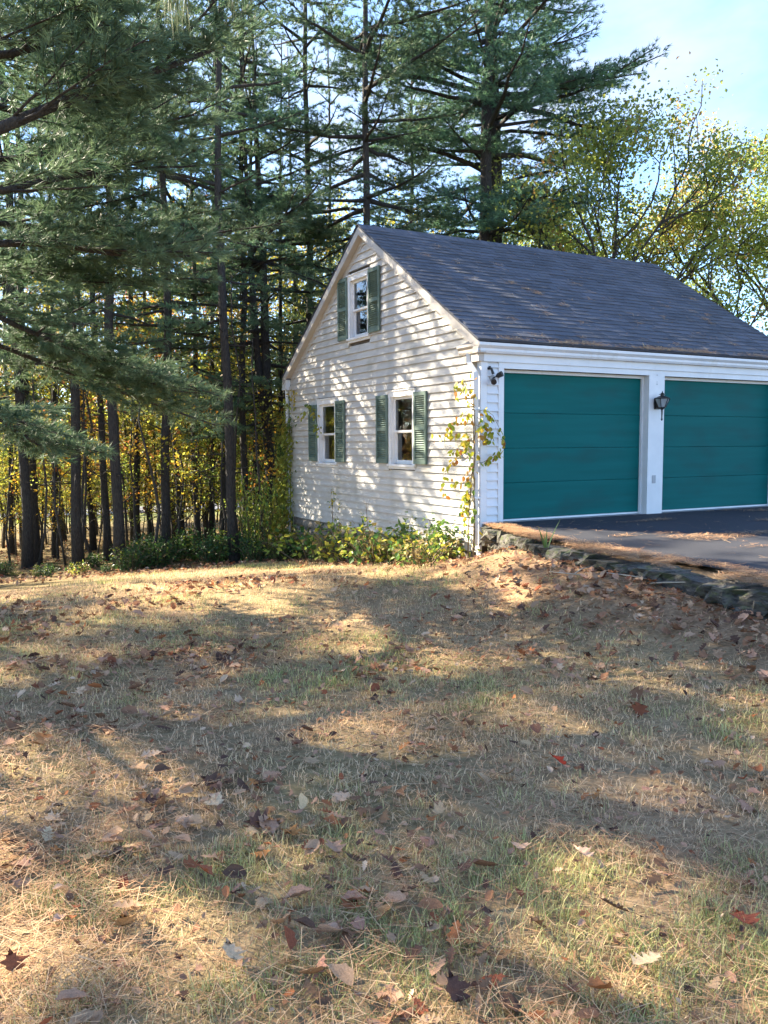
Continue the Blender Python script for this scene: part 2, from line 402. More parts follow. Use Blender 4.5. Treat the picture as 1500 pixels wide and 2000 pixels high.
def clapboard(name, y0b, y1b, y0t, y1t, z, parent, h=EXP_, x=.0, mat=None, axis_x=False):
    # wedge board: thin at the top, proud at the butt
    lap = .012; tb, tt = .030, .001
    m = MB()
    v = [(x-tb, y0b, z), (x-tb, y1b, z), (x+.012, y1b, z), (x+.012, y0b, z),
         (x-tt, y0t, z+h+lap), (x-tt, y1t, z+h+lap), (x+.012, y1t, z+h+lap), (x+.012, y0t, z+h+lap)]
    if axis_x: v = [(b, a, c) for a, b, c in v]
    m.add(v, [(0,3,2,1),(4,5,6,7),(0,1,5,4),(1,2,6,5),(2,3,7,6),(3,0,4,7)])
    return m.build(name, mat or M_SIDE, parent)
rr = random.Random(3)
z = ZB; k = 0
while z < ZR-.30:
    def lim(zz):
        zz = min(zz, ZR-.22)
        if zz < roof_z(0)-.1: return .075, W-.02
        y = max(.075, YM-(ZR-.12-zz)/math.tan(SLOPE)); return y, min(W-.02, W-y)
    a0, a1 = lim(z); b0, b1 = lim(z+EXP_+.012)
    segs = [(a0, a1, b0, b1)]
    for (p, q, w0, w1) in WINS:
        if z+EXP_ > w0-.05 and z < w1+.03:
            ns = []
            for (s0, s1, t0, t1) in segs:
                if s0 < p and s1 > q: ns += [(s0, p-.005, t0, p-.005), (q+.005, s1, q+.005, t1)]
                else: ns.append((s0, s1, t0, t1))
            segs = ns
    wob = rr.uniform(-.0022, .0022)
    cut = []
    for s in segs:
        if s[1]-s[0] > 2.2:
            j = s[0] + (s[1]-s[0])*rr.uniform(.25, .75); cut += [(s[0], j-.0015, s[2], j-.0015), (j+.0015, s[1], j+.0015, s[3])]
        else: cut.append(s)
    for s in cut:
        zz = z + wob + rr.uniform(-.0008, .0008)
        clapboard('clapboard', s[0], s[1], s[2], s[3], zz, gwall)
    z += EXP_

# windows
def make_window(y0, y1, z0, z1, parent):
    w = thing('window', None, None); w.parent = parent; del_keys(w)
    c = .072
    m = MB()
    m.box((-.034, y0-.004, z0), (.004, y0+c, z1-.09)); m.box((-.034, y1-c, z0), (.004, y1+.004, z1-.09))
    m.box((-.036, y0-.012, z1-.09), (.004, y1+.012, z1)); m.box((-.052, y0-.022, z1), (.004, y1+.022, z1+.018))
    m.build('casing', M_CASE, w)
    m = MB().box((-.062, y0-.018, z0-.035), (.09, y1+.018, z0)); m.box((-.03, y0-.006, z0-.075), (.004, y1+.006, z0-.036))
    m.build('sill', M_CASE, w)
    i0, i1, j0, j1 = y0+c, y1-c, z0, z1-.09
    m = MB()
    m.box((.0045, y0+.01, j0+.001), (.108, i0+.012, j1)); m.box((.0045, i1-.012, j0+.001), (.108, y1-.01, j1)); m.box((.0045, y0+.01, j1), (.108, y1-.01, z1-.012))
    m.build('jamb', M_CASE, w)
    i0 += .012; i1 -= .012; mid = (j0+j1)/2 - .01; s = .042
    for nm, x, za, zb, bot in (('upper', .022, mid-.02, j1, .035), ('lower', .056, j0+.002, mid+.015, .065)):
        m = MB()
        m.box((x, i0, za), (x+.03, i0+s, zb)); m.box((x, i1-s, za), (x+.03, i1, zb))
        m.box((x+.001, i0+s, zb-.042), (x+.031, i1-s, zb-.0005)); m.box((x+.001, i0+s, za), (x+.031, i1-s, za+bot))
        so = m.build('sash', M_CASE, w)
        MB().add([(x+.016, i0+s, za+bot), (x+.016, i1-s, za+bot), (x+.016, i1-s, zb-.042), (x+.016, i0+s, zb-.042)], [(0, 3, 2, 1)]).build('pane', M_GLASS, w)
    return w
def del_keys(o):
    for k in ('label', 'category', 'group'):
        if k in o: del o[k]
for wdw in WINS: make_window(*wdw, garage)

# louvred shutters
def make_shutter(y0, y1, z0, z1, parent, lmesh):
    m = MB(); st = .042; x0, x1 = -.062, -.030
    m.box((x0, y0, z0), (x1, y0+st, z1)); m.box((x0, y1-st, z0), (x1, y1, z1))
    zm = z0 + (z1-z0)*.5
    for a, b in ((z0, z0+.075), (zm-.03, zm+.03), (z1-.06, z1)): m.box((x0+.001, y0+st, a), (x1-.001, y1-st, b))
    sh = m.build('shutter', M_SHUT, parent)
    pitch = .0325
    for a, b in ((z0+.075, zm-.03), (zm+.03, z1-.06)):
        n = int((b-a)/pitch); p = (b-a)/n
        for q in range(n):
            o = link('louver', lmesh, sh); o.location = ((x0+x1)/2+.003, (y0+y1)/2, a+(q+.5)*p)
            o.rotation_euler = (0, math.radians(-38+rr.uniform(-4, 4)), 0); o.scale = (1, (y1-y0-2*st), 1)
    # backing shadow board so the wall does not show between louvers
    MB().box((x1-.004, y0+st, z0+.075), (x1-.001, y1-st, z1-.06)).build('back_panel', M_SHUT, sh)
lm = MB().box((-.017, -.5, -.003), (.017, .5, .003)).mesh('louver', M_SHUT)
for s in [(1.362, 1.728, .79, 1.895), (2.582, 2.965, .785, 1.900), (4.205, 4.572, .775, 1.89), (5.438, 5.815, .775, 1.86), (2.835, 3.232, 2.965, 4.015), (4.053, 4.425, 2.955, 4.03)]:
    make_shutter(*s, garage, lm)

# rake boards, frieze, soffit
for sgn in (1, -1):
    def Y(y): return YM + sgn*(y-YM)
    ct, sn = math.cos(SLOPE), math.sin(SLOPE)
    def seg(x0, x1, d0, d1, ya=-EV, yb=YM):
        return [(Y(ya), roof_z(ya)-d0/ct), (Y(yb), roof_z(yb)-d0/ct), (Y(yb), roof_z(yb)-d1/ct), (Y(ya), roof_z(ya)-d1/ct)]
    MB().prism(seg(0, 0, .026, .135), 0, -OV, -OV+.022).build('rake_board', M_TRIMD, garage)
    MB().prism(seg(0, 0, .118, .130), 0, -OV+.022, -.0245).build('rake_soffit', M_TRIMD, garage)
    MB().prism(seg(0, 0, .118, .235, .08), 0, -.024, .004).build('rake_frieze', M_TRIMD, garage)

# corner boards
MB().box((-.022, -.022, ZB-.06), (.004, .072, 2.305)).build('corner_board', M_TRIM, garage)
MB().box((-.022, W-.02, ZB-.005), (.004, W+.02, 2.30)).build('corner_board', M_TRIM, garage)
MB().box((.0045, -.022, 0.0), (.082, .004, 2.222)).build('corner_board', M_TRIM, garage)

# front wall
fw = MB()
fw.box((.012, .004, -.04), (XA-.03, .13, 2.13)); fw.box((.012, .004, 2.13), (LEN-.012, .13, 2.48)); fw.box((XD+.03, .004, -.04), (LEN-.01, .13, 2.13))
fwall = fw.build('front_wall', M_INT, garage)
z = .0
while z < 2.16:
    hh = min(EXP_, 2.215-z)
    clapboard('clapboard', .082, .268, .082, .268, z, fwall, hh-.012 if z > 2.0 else EXP_, 0, M_SIDEF, True)
    z += EXP_
clapboard('clapboard', XD+.09, LEN-.05, XD+.09, LEN-.05, .0, fwall, 2.1, 0, M_SIDEF, True)
m = MB(); m.box((.268, -.030, 0), (XA, .003, 2.13)); m.build('door_casing', M_TRIM, garage)
m = MB(); m.box((.268, -.032, 2.13), (XD+.09, .003, 2.212)); m.build('door_casing', M_TRIM, garage)
m = MB(); m.box((XD, -.030, 0), (XD+.09, .003, 2.13)); m.build('door_casing', M_TRIM, garage)
MB().box((XB, -.034, -.005), (XC, .26, 2.1295)).build('pillar', M_TRIM, garage)
# frieze board and fascia under the gutter
MB().box((.0045, -.052, 2.213), (LEN, .003, 2.318)).build('frieze_board', M_TRIM, garage)
# cornice return block wrapping the gable
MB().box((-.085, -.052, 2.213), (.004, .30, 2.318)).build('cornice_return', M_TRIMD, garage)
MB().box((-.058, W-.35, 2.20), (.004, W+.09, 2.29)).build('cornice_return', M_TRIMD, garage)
# jamb stops and doors
def make_door(x0, x1):
    for xa_, xb_ in ((x0, x0+.022), (x1-.022, x1)):
        MB().box((xa_, .085, 0), (xb_, .125, 2.125)).build('door_stop', M_TRIM, garage)
    MB().box((x0, .08, 2.085), (x1, .128, 2.1285)).build('door_stop', M_TRIM, garage)
    if x0 < 1:
        MB().box((x1-.002, .003, 0), (x1+.0015, .079, 2.125)).build('jamb', M_TRIM, garage)
    d = thing('garage_door', None, None); del_keys(d); d.parent = garage
    zz = [.028, .545, 1.035, 1.53, 2.12]
    for a, b in zip(zz[:-1], zz[1:]):
        m = MB(); g = .0045
        v = [(x0-.02, .145, a+g*2), (x1+.02, .145, a+g*2), (x1+.02, .145, b-g*2), (x0-.02, .145, b-g*2)]
        prof = [(.155, a+.001), (.134, a+.001), (.130, a+g), (.130, b-g), (.136, b-.001), (.155, b-.001)]
        m.prism(prof, 0, x0-.02, x1+.02)
        m.build('door_panel', M_DOOR, d)
    MB().box((x0+.001, .127, .002), (x1-.001, .16, .0275)).build('bottom_seal', M_WEATHER, d)
make_door(XA, XB); make_door(XC, XD)
MB().box((XD-.016, .02, 1.30), (XD+.004, .07, 1.47)).build('door_latch', M_IRON, garage)
for q in range(3):
    MB().tube([(3.258, -.0345, 2.00+.035*q*q), (3.258, -.0395, 2.00+.035*q*q)], .007 if q else .011, 8).build('screw', M_GREYBOX, garage)
# outlet plate on pillar
m = MB().box((3.195, -.040, .475), (3.27, -.0345, .60)); m.box((3.203, -.0415, .49), (3.262, -.0405, .533)); m.box((3.203, -.0415, .543), (3.262, -.0405, .586))
m.build('outlet_plate', M_GREYBOX, garage)

# other walls, slab
m = MB(); m.box((.012, W-.12, -1.6), (LEN-.012, W-.004, 2.42)); m.build('rear_wall', M_SIDE, garage)
m = MB(); m.prism([(.0, -.2), (W, -.2), (W, 2.44), (YM, ZR-.13), (.0, 2.44)], 0, LEN-.1, LEN+.002); m.build('right_wall', M_SIDE, garage)
MB().box((.02, .0, -.30), (LEN-.02, W-.13, -.006)).build('floor_slab', M_CONC, garage)

# roof deck and shingles
def slope_pt(x, s, sgn, up=0.0):
    # s metres up from the eave along the slope
    y = -EV + s*math.cos(SLOPE); z = ZE + s*math.sin(SLOPE)
    y += -up*math.sin(SLOPE); z += up*math.cos(SLOPE)
    return (x, y if sgn > 0 else W - y, z)
SL = (YM+EV)/math.cos(SLOPE)
rd = MB()
for sgn in (1, -1):
    a = [slope_pt(x, s, sgn, up) for up in (-.028, -.004) for x, s in ((-OV, 0), (LEN+OV, 0), (LEN+OV, SL), (-OV, SL))]
    rd.add(a, [(0, 3, 2, 1), (4, 5, 6, 7), (0, 1, 5, 4), (1, 2, 6, 5), (2, 3, 7, 6), (3, 0, 4, 7)])
roof = rd.build('roof', M_SHINGLEJ, garage)
sm = MB()
TL = .30
sm.add([(-.5, 0, 0), (.5, 0, 0), (.5, .19, .0), (-.5, .19, .0), (-.5, 0, .016), (.5, 0, .016), (.5, .19, .003), (-.5, .19, .003)],
       [(0,3,2,1),(4,5,6,7),(0,1,5,4),(1,2,6,5),(2,3,7,6),(3,0,4,7)])
sh_me = sm.mesh('shingle', M_SHINGLE)
ROW = .1425; nrow = int(SL/ROW)
tabs = []
rs = random.Random(11)
for r_ in range(nrow+1):
    x = -OV-.012 - rs.uniform(0, .25); s = r_*ROW - .012
    if s + .14 > SL: break
    while x < LEN+OV+.01:
        wd = rs.uniform(.19, .40); xa_, xb_ = max(x, -OV-.014), min(x+wd, LEN+OV+.014)
        if xb_ - xa_ > .05: tabs.append(((xa_+xb_)/2, xb_-xa_-.003, s + rs.uniform(-.003, .003), rs.uniform(.7, 1.35), rs.random()))
        x += wd
tabs.sort(key=lambda t: np.linalg.norm(np.array(slope_pt(t[0], t[2], 1)) - CAM))
rotm = Matrix.Rotation(SLOPE, 4, 'X')
far = MB(); unit = sm.v[0]; uf = sm.f[0]
for q, (xc, wd, s, th, cr) in enumerate(tabs):
    loc = slope_pt(xc, s, 1)
    if q < 300:
        o = link('shingle', sh_me, roof); o.location = loc; o.rotation_euler = (SLOPE, 0, 0); o.scale = (wd, 1, th)
    else:
        v = unit*np.array([wd, 1, th]); y = v[:, 1]*math.cos(SLOPE)-v[:, 2]*math.sin(SLOPE); zz = v[:, 1]*math.sin(SLOPE)+v[:, 2]*math.cos(SLOPE)
        far.add(np.stack([v[:, 0], y, zz], -1)+np.array(loc), uf, (cr,)*3)
tag(far.build('shingle_field', M_SHINGLEJ, roof), None, None, None, 'stuff')
back = MB()
for r_ in range(nrow):
    s = r_*ROW - .012
    a = [slope_pt(x, s+ds, -1, up) for (ds, up) in ((0, 0), (.17, 0), (0, .011), (.17, .003)) for x in (-OV-.012, LEN+OV+.012)]
    back.add(a, [(0, 1, 5, 4), (4, 5, 7, 6), (0, 4, 6, 2), (1, 3, 7, 5)], (rs.random(),)*3)
tag(back.build('rear_shingle_field', M_SHINGLEJ, roof), None, None, None, 'stuff')
x = -OV-.02
rcm = MB().prism([(-.15, -.15*math.tan(SLOPE)+.012), (0, .018), (.15, -.15*math.tan(SLOPE)+.012), (.15, -.15*math.tan(SLOPE)+.002), (0, .004), (-.15, -.15*math.tan(SLOPE)+.002)], 0, 0, .2).mesh('ridge_shingle', M_SHINGLE)
while x < LEN+OV-.05:
    o = link('ridge_shingle', rcm, roof); o.location = (x, YM, ZR+.006); o.rotation_euler = (0, math.radians(1.6), 0); x += .165

# gutter: K-style profile swept along the eave, wrapping the gable end
prof = [(0, 0), (-.105, 0), (-.120, .03), (-.120, .060), (-.155, .098), (-.155, .136), (-.141, .136), (-.141, .104), (-.108, .066), (-.108, .012), (0, .012)]
g = MB().prism([(y+.0, 2.319+zz) for y, zz in prof], 0, -.145, LEN+.10)
gutter = g.build('gutter', M_TRIM, garage)
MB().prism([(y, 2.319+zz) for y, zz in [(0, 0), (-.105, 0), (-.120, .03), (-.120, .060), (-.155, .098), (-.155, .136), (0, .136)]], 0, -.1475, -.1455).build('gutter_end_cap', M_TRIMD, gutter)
# gutter return along the gable
m = MB().prism([(-.012+y*.9, 2.322+zz*.92) for y, zz in prof], 1, -.13, .385)
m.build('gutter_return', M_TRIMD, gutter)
m = MB().add([(-.145, -.10, 2.452), (-.145, .30, 2.452), (.0, .30, 2.452), (.0, -.10, 2.452), (-.085, .0, 2.52), (.0, .02, 2.56), (.0, .25, 2.53), (-.06, .2, 2.51)],
             [(0, 1, 7, 4), (1, 2, 6, 7), (0, 4, 5, 3), (4, 7, 6, 5), (0, 3, 2, 1)])
m.build('return_cap', M_SHINGLEJ, garage)
# rear gutter box
MB().box((-.12, W-.03, 2.225), (-.024, W+.18, 2.43)).build('rear_gutter_end', M_TRIM, garage)
MB().prism([(-.12, 2.43), (-.02, 2.43), (-.02, 2.52), (-.07, 2.50)], 1, W-.06, W+.2).build('return_cap', M_SHINGLEJ, garage)
def square_pipe(path, hw, hd, name, mat, parent):
    m = MB(); m.tube(path, math.hypot(hw, hd), 4); return m.build(name, mat, parent)
ds = square_pipe([(-.085, .185, 2.335), (-.085, .18, 2.215), (-.075, .03, 2.06), (-.070, .022, 2.0), (-.070, .022, -.30)], .034, .026, 'downspout', M_TRIM, garage)
for zz in (1.55, .35): MB().box((-.112, -.022, zz), (-.024, .07, zz+.025)).build('strap', M_TRIM, ds)
square_pipe([(-.07, W+.06, 2.224), (-.06, W+.06, 2.05), (-.06, W+.07, -.9)], .03, .022, 'downspout', M_TRIM, garage)

# stone foundation under the gable
fnd = MB().box((.045, .02, -1.75), (.14, W-.01, ZB-.001)).build('foundation', M_MORTAR, garage)
def stone_mesh(lx, ly, lz, seed, n=(3, 3, 3), rough=.16, mat=None, rnd_=.20, smooth=True):
    r = np.random.default_rng(seed); idx = {}; v = []; f = []
    def vid(i, j, k):
        if (i, j, k) not in idx:
            p = np.array([i/n[0]*2-1, j/n[1]*2-1, k/n[2]*2-1])
            q = np.sign(p)*np.abs(p)**.9; ln = np.linalg.norm(p); rd_ = p/ln*max(abs(p)) if ln else p
            p2 = p*(1-rnd_) + (p/max(ln, 1e-6))*rnd_*1.2*max(abs(p))
            idx[(i, j, k)] = len(v); v.append(p2*np.array([lx, ly, lz])/2*(1+r.normal(0, rough*.4, 3)) )
        return idx[(i, j, k)]
    for ax in range(3):
        o = [a for a in range(3) if a != ax]
        for side in (0, n[ax]):
            for a in range(n[o[0]]):
                for b in range(n[o[1]]):
                    q = []
                    for da, db in ((0, 0), (1, 0), (1, 1), (0, 1)):
                        t = [0, 0, 0]; t[ax] = side; t[o[0]] = a+da; t[o[1]] = b+db; q.append(vid(*t))
                    f.append(q if (side > 0) ^ (ax == 1) else q[::-1])
    return MB().add(v, f).mesh('stone', mat, smooth)
smesh = [stone_mesh(1, 1, 1, s, (2, 3, 2), .2, M_FSTONE) for s in range(6)]
rs = random.Random(21); zc = ZB - .02
while zc > -1.6:
    hh = rs.uniform(.15, .24); y = .06
    while y < W-.1:
        wd = rs.uniform(.22, .48)
        if y+wd > W-.05: wd = W-.04-y
        if wd > .1 and zc > base_h(-.1, y+wd/2)-.12:
            o = link('stone', rs.choice(smesh), fnd); o.location = (.055, y+wd/2, zc-hh/2); o.scale = (.11, wd*.97, hh*.95); o.rotation_euler = (rs.uniform(-.06, .06), rs.uniform(-.05, .05), 0)
        y += wd
    zc -= hh

# coach lantern on the pillar
lan = thing('wall_lantern', 'black coach lantern with frosted panes mounted on white pillar between the garage doors', 'lantern', (3.255, -.035, 1.70))
MB().prism([(-.05, -.085), (.05, -.085), (.062, 0), (.05, .085), (-.05, .085), (-.062, 0)], 1, -.018, 0).build('back_plate', M_IRON, lan)
MB().tube([(0, -.012, -.03), (0, -.06, -.075), (0, -.11, -.07)], .011, 8).build('arm', M_IRON, lan)
LY = -.115
def frus(m, r0, z0, r1, z1, n=6, rot=math.pi/6):
    a = np.arange(n)*2*math.pi/n+rot
    v = [(r0*math.cos(t), LY+r0*math.sin(t), z0) for t in a] + [(r1*math.cos(t), LY+r1*math.sin(t), z1) for t in a]
    m.add(v, [(k, (k+1) % n, n+(k+1) % n, n+k) for k in range(n)]); b = m.n-2*n
    m.f.append(np.array([[b+k for k in range(n)][::-1]])); m.f.append(np.array([[b+n+k for k in range(n)]]))
m = MB(); frus(m, .050, -.072, .058, -.058); frus(m, .118, .070, .122, .080); frus(m, .120, .0805, .045, .115); frus(m, .03, .1155, .03, .135); frus(m, .055, .1355, .05, .143); frus(m, .022, .1435, .03, .158); frus(m, .012, .1585, .004, .19)
m.build('cap', M_IRON, lan)
m = MB()
for t in np.arange(6)*math.pi/3+math.pi/6:
    m.tube([(.056*math.cos(t), LY+.056*math.sin(t), -.058), (.115*math.cos(t), LY+.115*math.sin(t), .072)], .0055, 5)
m.build('cage', M_IRON, lan)
a = np.arange(6)*math.pi/3+math.pi/6
for q in range(6):
    t0, t1 = a[q], a[(q+1) % 6]; r0, r1 = .053, .110
    MB().add([(r0*math.cos(t0), LY+r0*math.sin(t0), -.056), (r0*math.cos(t1), LY+r0*math.sin(t1), -.056), (r1*math.cos(t1), LY+r1*math.sin(t1), .069), (r1*math.cos(t0), LY+r1*math.sin(t0), .069)], [(0, 1, 2, 3)]).build('pane', M_LGLASS, lan)
m = MB(); frus(m, .02, -.095, .035, -.0725, 8); m.tube([(0, LY, -.095), (0, LY, -.225)], [.013, .008], 8); frus(m, .006, -.262, .017, -.24, 8); frus(m, .017, -.2395, .009, -.222, 8)
m.build('tail', M_IRON, lan)

# twin floodlight at the corner
fl = thing('floodlight', 'small dark twin-head floodlight on the white clapboards left of the doors', 'floodlight', (.165, -.02, 1.99))
MB().tube([(0, .02, 0), (0, -.015, 0)], .045, 12).build('base', M_GREYBOX, fl)
for d in ((-.05, -.10, -.05), (.06, -.10, .045)):
    d = np.array(d); m = MB(); m.tube([(0, -.012, 0), d*.55], .008, 6); m.tube([d*.5, d*.72, d*1.25], [.016, .034, .040], 10); m.build('lamp_head', M_IRON, fl)
sn_ = thing('sensor', 'small dark motion sensor above the floodlight at garage corner', 'sensor', (.115, -.018, 2.10))
MB().tube([(0, 0, .03), (0, -.05, .015), (.02, -.065, -.06)], [.012, .016, .02], 8).build('housing', M_IRON, sn_)
MB().box((-.02, -.012, .005), (.02, .016, .055)).build('bracket', M_IRON, sn_)
#@@PART2

# ------------------------------------------------------------------ dry-laid stone wall along the driveway
swall = thing('stone_wall', 'low mossy fieldstone retaining wall between lawn and driveway', 'stone wall')
wst = [stone_mesh(1, 1, 1, 50+s, (4, 3, 2), .34, M_STONE, .08, False) for s in range(8)]
rs = random.Random(5)
def wall_pt(s):
    seg = np.diff(WALL, axis=0); ln = np.linalg.norm(seg, axis=1); cum = np.concatenate([[0], np.cumsum(ln)])
    i = min(np.searchsorted(cum, s, side='right')-1, len(ln)-1); t = (s-cum[i])/ln[i]
    return WALL[i]+seg[i]*t, math.atan2(seg[i][1], seg[i][0])
for row, (zt, hh) in enumerate(((-.02, .12), (-.125, .13), (-.24, .15), (-.37, .16))):
    s = .12 + .1*row
    while s < 9.5:
        wd = rs.uniform(.16, .46) if row == 0 else rs.uniform(.14, .4)
        p, an = wall_pt(s+wd/2)
        top = zt + (rs.uniform(-.035, .012) if row == 0 else rs.uniform(-.02, .02)) - .02*max(0, -p[1]-4)
        if top > base_h(p[0]-.2, p[1])-.05:
            o = link('stone', rs.choice(wst), swall)
            o.location = (p[0]+.12+.05*row+rs.uniform(-.03, .03), p[1], top-hh/2); o.rotation_euler = (rs.uniform(-.08, .08), rs.uniform(-.08, .08), an+rs.uniform(-.08, .08))
            o.scale = (wd*.99, rs.uniform(.28, .40), hh*rs.uniform(.95, 1.3))
        s += wd

# ------------------------------------------------------------------ foliage generators
def needles(P, D, n, L, w, spread, r, c0, c1):
    m = len(P); d = nrm(D[:, None] + spread*r.normal(0, 1, (m, n, 3)))
    base = P[:, None] + D[:, None]*r.uniform(-.02, .03, (m, n, 1))
    tip = base + d*(L*r.uniform(.7, 1.15, (m, n, 1))); tip[..., 2] -= L*.06
    side = nrm(np.cross(d, r.normal(0, 1, (m, n, 3))))*w/2
    v = np.stack([base-side, base+side, tip], 2).reshape(-1, 3)
    t = np.repeat(np.clip(r.normal(.45, .28, (m, 1)), 0, 1), n, 1)[..., None]*.8 + .2*r.random((m, n, 1))
    c = np.array(c0)*(1-t) + np.array(c1)*t
    c = np.repeat(c[:, :, None, :], 3, 2).reshape(-1, 3)
    return v, np.arange(m*n*3).reshape(-1, 3), c
NC0, NC1 = (.060, .125, .078), (.19, .30, .155)

def bough(wood, tufts, p0, az, el, L, r0, r, droop=.12, dens=1.0, spacing=.11, twig_l=.34, start=.22):
    # a limb with flat sprays of twigs; fills tufts with (position, direction)
    n = 7; t = np.linspace(0, 1, n)
    d = np.array([math.cos(az)*math.cos(el), math.sin(az)*math.cos(el), math.sin(el)])
    side = np.array([-math.sin(az), math.cos(az), 0])
    wob = r.normal(0, .03*L, (n, 3)); wob[0] = 0
    pts = p0 + d*(t[:, None]*L) + np.cumsum(wob, 0)*.35 + side*(r.normal(0, .06)*L*t[:, None]**2)
    pts[:, 2] += -droop*L*t**1.5 + .10*L*t**4
    wood.tube(pts, r0*(1-t*.88)+.003, 5)
    spray(wood, tufts, pts, L, r, dens, spacing, twig_l, start)
    return pts
def spray(wood, tufts, pts, L, r, dens=1.0, spacing=.11, twig_l=.34, start=.22, side_tw=True):
    n = len(pts); nt = max(4, int(L*6.0*dens)); tg = nrm(np.gradient(pts, axis=0))
    for k in range(nt):
        s = start + (1-start)*(k+r.random())/nt; i = min(int(s*(n-1)), n-2); fr = s*(n-1)-i
        b = pts[i]*(1-fr)+pts[i+1]*fr; dd = tg[i]
        sd = nrm(np.cross(dd, np.array([0, 0, 1.0])))*(1 if k % 2 else -1)
        tl = twig_l*L*(1.12-s)*r.uniform(.6, 1.2) + .10
        an = r.uniform(.6, 1.0)
        td = nrm(dd*math.cos(an) + sd*math.sin(an) + np.array([0, 0, r.normal(.10, .16)]))
        e = b + td*tl; e[2] -= .02*tl
        wood.tube([b, e], [.005, .002], 3, None, False)
        q = max(2, int(tl/spacing))
        for j in range(q):
            f = (j+1)/q
            if f < .25 and q > 3: continue
            pp = b + (e-b)*f + r.normal(0, .02, 3)
            tufts.append((pp, nrm(td + r.normal(0, .22, 3) + np.array([0, 0, .18]))))
            if tl > .45 and side_tw and r.random() < .75:
                s2 = nrm(np.cross(td, np.array([0, 0, 1.0])))*(1 if j % 2 else -1)
                d2 = nrm(td*.7+s2*.8+np.array([0, 0, r.normal(.08, .12)])); l2 = min(.3, tl*.35)*(1.2-f)
                tufts.append((pp+d2*l2, d2)); tufts.append((pp+d2*l2*.55, d2))
    tufts.append((pts[-1], tg[-1])); tufts.append((pts[-2], tg[-2]))

def pine_meshes(seed, H, cb, R, rad, dens=1.0, bare=12, whorl=.52, drop=.18, nn=13, nl=.135, nw=.014, fork=None):
    r = np.random.default_rng(seed); wood = MB(); tufts = []
    t = np.linspace(0, 1, 14); sway = np.cumsum(r.normal(0, .035, (14, 2)), 0); sway -= sway[0]
    tp = np.stack([sway[:, 0], sway[:, 1], t*H - .25], -1); tr = rad*(1-t)**.8*.97+.012
    tr[0] *= 1.35
    def tat(z): return np.array([np.interp(z, tp[:, 2], tp[:, 0]), np.interp(z, tp[:, 2], tp[:, 1]), z])
    wood.tube(tp, tr, 10)
    if fork:
        z0, dx, dy = fork; b = tat(z0); tt = np.linspace(0, 1, 10)
        fp = b + np.stack([dx*np.sqrt(tt), dy*np.sqrt(tt), tt*(H*.93-z0)], -1)
        wood.tube(fp, np.interp(z0, tp[:, 2], tr)*.75*(1-tt)**.8+.01, 8)
    z = cb
    while z < H-.4:
        f = (z-cb)/(H-cb); prof = (.55+.45*min(1, f*4))*(1-f)**.62 + .05
        nb = r.integers(3, 6); a0 = r.random()*6.28
        for k in range(nb):
            if r.random() < drop: continue
            L = max(.35, R*prof*r.uniform(.55, 1.2)); el = -.10 + .75*f**1.3 + r.normal(0, .10)
            org = tat(z+r.normal(0, .1))
            if fork and z > fork[0]+.8 and r.random() < .5:
                q = (z-fork[0])/(H*.93-fork[0]); org = org + np.array([fork[1], fork[2], 0])*math.sqrt(min(1, q))
            bough(wood, tufts, org, a0+k*6.28/nb+r.normal(0, .25), el, L, .012+.014*L, r, .10*(1-f), dens)
        z += whorl*r.uniform(.7, 1.3)
    for k in range(bare):
        zz = r.uniform(cb*.35, cb*1.15); az = r.random()*6.28; L = r.uniform(.4, 1.5); d = np.array([math.cos(az), math.sin(az), r.normal(.0, .2)])
        o = tat(zz); wood.tube([o, o+d*L*.5+r.normal(0, .05, 3), o+d*L+r.normal(0, .12, 3)], [.014, .009, .003], 4)
    P = np.array([a for a, b in tufts]); D = np.array([b for a, b in tufts])
    v, fc, c = needles(P, D, nn, nl, nw, .48, r, NC0, NC1)
    return wood.mesh('trunk', M_BARK, True), MB().add(v, fc, c).mesh('crown', M_NEEDLE)

LEAFQ = np.array([(0, 0, 0), (.36, .45, .10), (0, 1, .02), (-.36, .45, .10)])
def leaves(P, r, size, cols, up=.25, dirs=None, jit=.9):
    m = len(P); d = nrm((dirs if dirs is not None else np.zeros((m, 3)))*1.0 + r.normal(0, jit, (m, 3)) + np.array([0, 0, -.25]))
    nr = nrm(np.cross(np.cross(d, np.array([0, 0, 1.0])+r.normal(0, up+.35, (m, 3))), d))
    s = np.cross(d, nr); sz = (size*r.uniform(.65, 1.25, m))[:, None, None]
    v = P[:, None] + sz*(s[:, None]*LEAFQ[None, :, 0:1] + d[:, None]*LEAFQ[None, :, 1:2] + nr[:, None]*LEAFQ[None, :, 2:3])
    i = np.arange(m)[:, None]*4
    f = np.concatenate([i+np.array([[0, 1, 2]]), i+np.array([[0, 2, 3]])])
    c = np.asarray(cols)
    if c.ndim == 2 and len(c) != m: c = c[r.integers(0, len(c), m)]
    c = c*r.uniform(.75, 1.25, (m, 1))
    return v.reshape(-1, 3), f, np.repeat(c, 4, 0)

